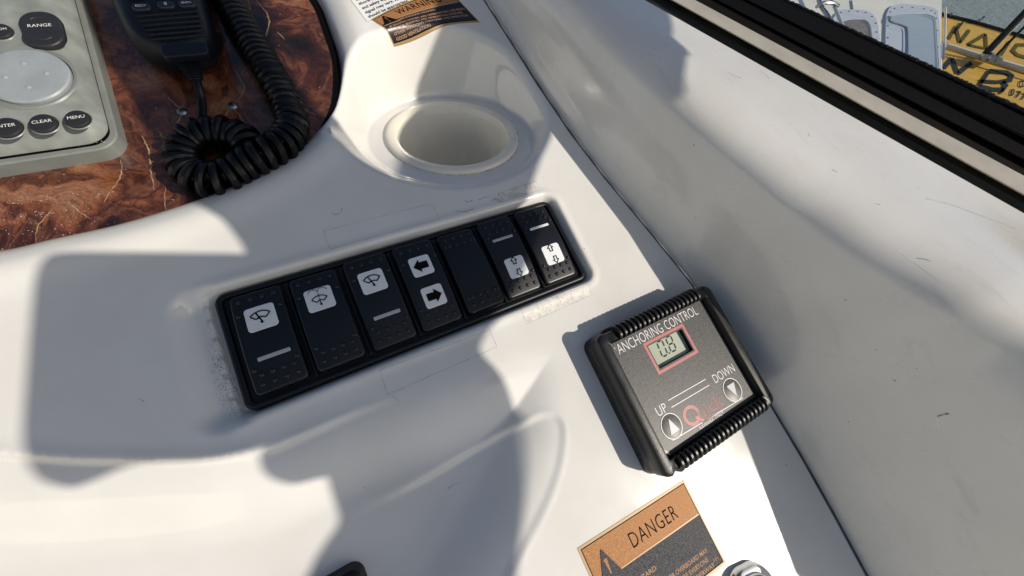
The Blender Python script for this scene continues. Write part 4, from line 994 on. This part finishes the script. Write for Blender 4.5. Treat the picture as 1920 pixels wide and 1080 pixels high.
# ---------------------------------------------------------------- things cut by the lower frame edge
p = on(655, 1090)
cbx = root('black_lever_base', p[0], p[1], p[2]-1, label='corner of a black plastic control cut by the bottom edge of the photo', cat='control', rz=math.radians(-4))
Pc = at_h(668, 1043, S0-2); 
cbx.matrix_world = place(Pc[0]-31, Pc[1]-33, Z1(Pc[0], Pc[1])-3)
mb = MB(); mb.add(*rrl(62, 60, 5, [(-1.5, -6), (-1.5, 1), (-.8, 2), (0, 2.2), (.3, 4), (1.5, 8.5), (3, 9.5)], 8, 4)); mb.build('housing', M['black'], cbx)
mb = MB(); mb.add(*rrl(52, 50, 3, [(0, 9.45), (.6, 10), (1.6, 10.0)], 8, 4)); mb.build('cap', M['mic'], cbx)
p = on(1390, 1098)
ch = root('chrome_lever', p[0]+2, p[1]-7, p[2], label='rounded chrome lever end below the DANGER sticker at the photo edge', cat='lever', rz=math.radians(-12))
mb = MB(); mb.add(*rrl(27, 30, 11, [(0, -1), (0, 2.5), (.8, 4.2), (2, 4.6)], 10, 3)); mb.build('foot', M['chrome'], ch)
mb = MB(); mb.add(*rrl(19, 24, 8.5, [(0, 4), (0, 5.5), (.5, 7.2), (1.8, 8.8), (4.2, 9.8), (7, 10.0)], 10, 3)); mb.build('knob', M['chrome'], ch)

# ---------------------------------------------------------------- unseen panels added overhead, outlined from the shadow edges they must cast
sh1 = [(150, -80), (190, 90), (240, 170), (290, 260), (325, 330), (385, 388), (430, 420), (468, 474), (430, 478), (250, 476), (125, 477), (92, 492), (78, 520), (72, 570), (62, 700), (55, 810), (62, 860), (80, 895), (115, 912), (160, 900), (250, 868), (400, 858), (560, 813), (562, 822), (506, 842), (497, 862), (502, 885), (520, 900), (545, 906), (612, 893), (628, 920), (646, 975), (620, 1020), (590, 1075), (560, 1200),
       (950, 1220), (960, 1080), (966, 1000), (972, 900), (975, 790), (955, 755), (928, 695), (902, 668), (895, 640), (915, 560), (945, 488), (972, 410), (970, 388), (992, 340), (1006, 290), (1026, 245), (1021, 215), (1034, 184), (1044, 165), (1000, 85), (955, 10), (925, -60), (900, -60), (868, 20), (838, 110), (800, 175), (764, 240), (752, 322), (742, 336), (728, 328), (640, 240), (590, 205), (560, 165), (500, 60), (450, -80)]
HOCC = 340.
def occ_pts(px_pts, zfix=None):
    out = []
    for a2, b2_ in px_pts:
        if zfix is None:
            p = on(a2, b2_)
            if inwood(p) < 0: p = at_h(a2, b2_, WOODZ)
        else: p = at_h(a2, b2_, zfix)
        out.append(p+SUN*((HOCC-p[2])/SUN[2]))
    return [q_[:2] for q_ in out]
def slab(pts, name, m, parent, z0, th):
    cu = bpy.data.curves.new('c', 'CURVE'); cu.dimensions = '2D'; cu.fill_mode = 'BOTH'; cu.extrude = th/2*.001
    sp_ = cu.splines.new('POLY'); sp_.points.add(len(pts)-1)
    for i, p in enumerate(pts): sp_.points[i].co = (p[0]*.001, p[1]*.001, 0, 1)
    sp_.use_cyclic_u = True
    o = bpy.data.objects.new('c', cu); COL.objects.link(o); bpy.context.view_layer.update()
    me = bpy.data.meshes.new_from_object(o.evaluated_get(bpy.context.evaluated_depsgraph_get())); bpy.data.objects.remove(o); bpy.data.curves.remove(cu)
    me.name = name; me.materials.clear(); me.materials.append(m); me.transform(Matrix.Translation((0, 0, z0*.001)))
    return link(name, me, parent)
occ = root('occluder', 0, 0, 0, label='unseen dark panels added overhead to throw the shade on the console', cat='occluder')
slab(catmull(occ_pts(sh1), 3, True), 'occluder_panel', M['occluder'], occ, HOCC, 5)
slab(catmull(occ_pts([(1212, -60), (1228, 10), (1232, 60), (1218, 100), (1185, 128), (1140, 140), (1085, 125), (1030, 60), (985, -70)], 42), 5, True), 'occluder_panel', M['occluder'], occ, HOCC+12, 5)

# ---------------------------------------------------------------- unseen cockpit side and floor, added to bounce sunlight back (out of frame)
M['liner'] = mat('cockpit_bounce_liner', (.74, .72, .66), .4, var=.04, vscale=3, bump=.2, bscale=60, bdist=.001)
for nm_, (x0, x1, y0, y1, z0, z1) in (('cockpit_bounce_side', (-1.12, -1.06, -1.6, 1.4, HEIGHT-1.0, HEIGHT+.45)), ('cockpit_bounce_floor', (-1.12, .9, -1.6, 1.4, HEIGHT-1.06, HEIGHT-1.0))):
    mb = MB(); mb.add(*box(x0, x1, y0, y1, z0, z1)); mb.f = [tuple(f) for f in mb.f]; o = mb.build(nm_, M['liner'], scale=1, smooth=False)
    bv = o.modifiers.new('edge', 'BEVEL'); bv.width = .015; bv.segments = 3; tag(o, kind='structure')
# ---------------------------------------------------------------- outside: water, neighbouring boat, yellow barge (metres, world frame)
CW = toworld(CAM)
def wpt(px, py, z):
    r = RW @ dirv(px, py); return CW+r*((z-CW[2])/r[2])
def wmesh(name, v, f, m, parent=None, smooth=False):
    mb = MB(); mb.add(v, f); return mb.build(name, m, parent, scale=1, smooth=smooth)
mb = MB(); mb.add([(-600, -600, 0), (600, -600, 0), (600, 600, 0), (-600, 600, 0)], [(0, 1, 2, 3)]); wo = mb.build('water', M['water'], scale=1, smooth=False); tag(wo, kind='structure')
def wslab(px_pts, z, th, name, m, parent):
    P = [wpt(a2, b2_, z) for a2, b2_ in px_pts]; n = len(P)
    v = [tuple(p) for p in P]+[(p[0], p[1], z-th) for p in P]
    return wmesh(name, v, [tuple(range(n))]+[tuple(reversed(range(n, 2*n)))]+[(i, i+n, (i+1) % n+n, (i+1) % n) for i in range(n)], m, parent)
def wroot(name, label, cat, p):
    o = bpy.data.objects.new(name, None); COL.objects.link(o); tag(o, label, cat); return o
DK = 1.55
wb_ = wroot('white_boat', 'white boat deck with grey framed hatches seen through the window', 'boat', None)
wslab([(1340, -200), (1764, -200), (1766, 0), (1765, 70), (1767, 140), (1768, 330), (1400, 330)], DK, .35, 'deck', M['deck'], wb_)
def hatch(px_o, px_i, mf, mg, nm):
    h = wslab(px_o, DK+.02, .03, nm, mf, wb_)
    wslab(px_i, DK+.035, .02, 'hatch_pane', mg, h)
    P = [wpt(a2, b2_, DK+.045) for a2, b2_ in px_i]; mb = MB(); mb.add(*tube([tuple(p) for p in P]+[tuple(P[0])], 0.004, 5)); mb.build('hatch_seal', M['hatchgl'], h, scale=1)
    for k in range(0, len(px_o), 2):
        p = wpt(*px_o[k], DK+.03); q = np.mean([wpt(a2, b2_, DK+.03) for a2, b2_ in px_o], 0); c_ = p+(q-p)*.09; mb = MB(); v, f = lathe([(.012, 0), (.01, .006), (.0001, .008)], 8, ox=c_[0], oy=c_[1]); mb.add([(a3, b3, c3+DK+.02) for a3, b3, c3 in v], f); mb.build('screw', M['letter'], h, scale=1)
def rpx(pts, n=5): return [tuple(p) for p in catmull(pts, n, True)]
hatch(rpx([(1661, 45), (1664, 22), (1675, 10), (1700, 8), (1735, 11), (1755, 17), (1760, 30), (1763, 70), (1765, 130), (1768, 200), (1720, 240), (1665, 200), (1661, 130)], 3), rpx([(1672, 40), (1674, 30), (1700, 26), (1730, 26), (1748, 31), (1754, 40), (1757, 80), (1760, 130), (1755, 190), (1710, 210), (1690, 170), (1702, 130), (1703, 60), (1695, 48)], 3), M['hatchfr'], M['hatchgl'], 'deck_hatch')
hatch(rpx([(1574, 20), (1600, 18), (1625, 20), (1643, 34), (1648, 60), (1646, 90), (1600, 90), (1560, 50)], 3), rpx([(1582, 40), (1610, 36), (1628, 42), (1634, 60), (1632, 82), (1600, 80), (1575, 55)], 3), M['hatchfr'], M['brown'], 'porthole')
def wtube(pts, r, name, m, parent, n=8): mb = MB(); mb.add(*tube([tuple(wpt(*p)) for p in pts], r, n)); return mb.build(name, m, parent, scale=1)
wtube([(1590, 75, DK+.05), (1572, 30, DK+.1), (1560, 2, DK+.14), (1550, -20, DK+.15)], .018, 'grab_rail', M['hatchfr'], wb_)
wtube([(1571, 78, DK+.05), (1552, 30, DK+.1), (1540, 12, DK+.14), (1535, 0, DK+.14)], .024, 'grab_rail', M['steel'], wb_)
wtube([(1532, 12, DK+.14), (1545, 5, DK+.16), (1562, 6, DK+.16), (1572, 12, DK+.14)], .022, 'rail_fitting', M['steel'], wb_)
wtube([(1597, 0, DK+.01), (1600, 20, DK+.01)], .008, 'deck_line', M['hatchfr'], wb_)
wtube([(1773, 14, DK), (1771, 90, DK)], .012, 'edge_rail', M['rope'], wb_)
wtube([(1768, 84, DK), (1767, 110, DK)], .02, 'rail_fitting', M['steel'], wb_)
# yellow barge: two canvas panels, a lashed rail between them
YZ = .55
yb = wroot('yellow_barge', 'yellow vessel deck with large dark letters beyond the white boat', 'boat', None)
wslab([(1700, 86), (1770, 92), (1842, 116), (1922, 141), (2150, 215), (2150, 420), (1700, 360)], YZ, .5, 'lower_panel', M['yellow'], yb)
wslab([(1700, 18), (1772, 31), (1822, 43), (1870, 57), (1922, 73), (2150, 145), (2150, 208), (1922, 131), (1842, 106), (1770, 82), (1700, 70)], YZ+.06, .5, 'upper_panel', M['yellow'], yb)
wtube([(1700, 64, YZ+.14), (1772, 85, YZ+.14), (1842, 107, YZ+.14), (1925, 131, YZ+.14), (2100, 180, YZ+.14)], .05, 'white_rail', M['rope'], yb)
wtube([(1700, 14, YZ+.1), (1772, 28, YZ+.1), (1822, 40, YZ+.1), (1870, 54, YZ+.1), (1925, 70, YZ+.1), (2100, 125, YZ+.1)], .035, 'edge_moulding', M['letter'], yb)
for a2, b2_ in ((1781, 29), (1834, 41), (1842, 35)): wtube([(a2, b2_, YZ+.1), (a2+2, b2_-3, YZ+.16)], .03, 'cleat', M['steel'], yb, 6)
for a2, b2_ in ((1795, 50), ): wtube([(1790, 62, YZ+.08), (1805, 42, YZ+.08)], .02, 'lashing', M['letter'], yb, 6)
def wpoly(polys, name, m, z, parent):
    mb = MB()
    for P in polys: mb.add([tuple(wpt(a2, b2_, z)) for a2, b2_ in P], [tuple(range(len(P)))])
    return mb.build(name, m, parent, scale=1, smooth=False)
def wline(pts, wd):   # pixel polyline -> quads
    v, f = ribbon(pts, wd); return [[v[i] for i in q_] for q_ in f]
zl, zu = YZ+.012, YZ+.072
wpoly(wline([(1769, 128), (1785, 109)], 8.5)+wline([(1785, 109), (1796, 138)], 8.5)+wline([(1796, 138), (1822, 117)], 8.5), 'letter', M['letter'], zl, yb)
wpoly(wline([(1855, 133), (1888, 136), (1897, 142), (1894, 150), (1880, 153)], 8.5)+wline([(1836, 152), (1868, 154), (1880, 153)], 7)+wline([(1880, 153), (1886, 160), (1880, 168), (1862, 168), (1838, 162)], 8.5)+wline([(1855, 133), (1836, 160)], 7), 'letter', M['letter'], zl, yb)
wpoly([[(1879, 163), (1885, 166), (1878, 175), (1872, 178)]], 'letter', M['letter'], zl, yb)
for s_, x, y in (('0', 1898, 174), ('7', 1909, 178), ('7', 1919, 182), ('0', 1930, 186), ('O', 1916, 158), ('2', 1930, 163)):
    v, f = text2d(s_, 21, bold=.6 if s_ != 'O' else .3, sx=.75); mb = MB()
    if not f: continue
    mb.add([tuple(wpt(x+a2*.9-b2_*-.35, y+a2*.33-b2_*.85, zl)) for a2, b2_ in v], f); mb.build('letter', M['letter'], yb, scale=1, smooth=False)
wpoly(wline([(1779, 73), (1793, 49)], 6)+wline([(1793, 52), (1800, 80)], 6)+wline([(1800, 80), (1818, 56)], 6), 'letter', M['letter2'], zu, yb)
wpoly(wline([(1815, 84), (1848, 64)], 6)+wline([(1848, 64), (1850, 92)], 6)+wline([(1850, 91), (1815, 84)], 4), 'letter', M['letter2'], zu, yb)
wpoly(wline([(1876, 104), (1893, 78)], 6), 'letter', M['letter2'], zu, yb)
wpoly(wline([(1925, 84), (1908, 84), (1899, 95), (1908, 103), (1925, 108)], 6), 'letter', M['letter2'], zu, yb)
# shrouds and mast standing on the barge edge
base = wpt(1843, 104, YZ+.1)
for dx, r in ((0, .045), (.16, .022)):
    b0 = wpt(1843, 104, YZ+.1) if dx == 0 else wpt(1862, 110, YZ+.1)
    mb = MB(); mb.add(*tube([tuple(b0), tuple(b0+np.array([0, 0, 4.5]))], r, 8)); mb.build('shroud', M['letter'], yb, scale=1)
b0 = wpt(1850, 106, YZ+.1); mb = MB(); mb.add(*tube([tuple(b0), tuple(b0+np.array([.02, .05, 4.5]))], .02, 8)); mb.build('shroud', M['steel'], yb, scale=1)
for (x, y), (x2, y2) in (((1838, 104), (1846, 108)), ((1850, 107), (1860, 112)), ((1856, 100), (1862, 108)), ((1870, 108), (1874, 114))):
    wtube([(x, y, YZ+.12), (x2, y2, YZ+.2)], .045, 'turnbuckle', M['steel'], yb, 6)
print('scene built', len(bpy.data.objects), flush=True)
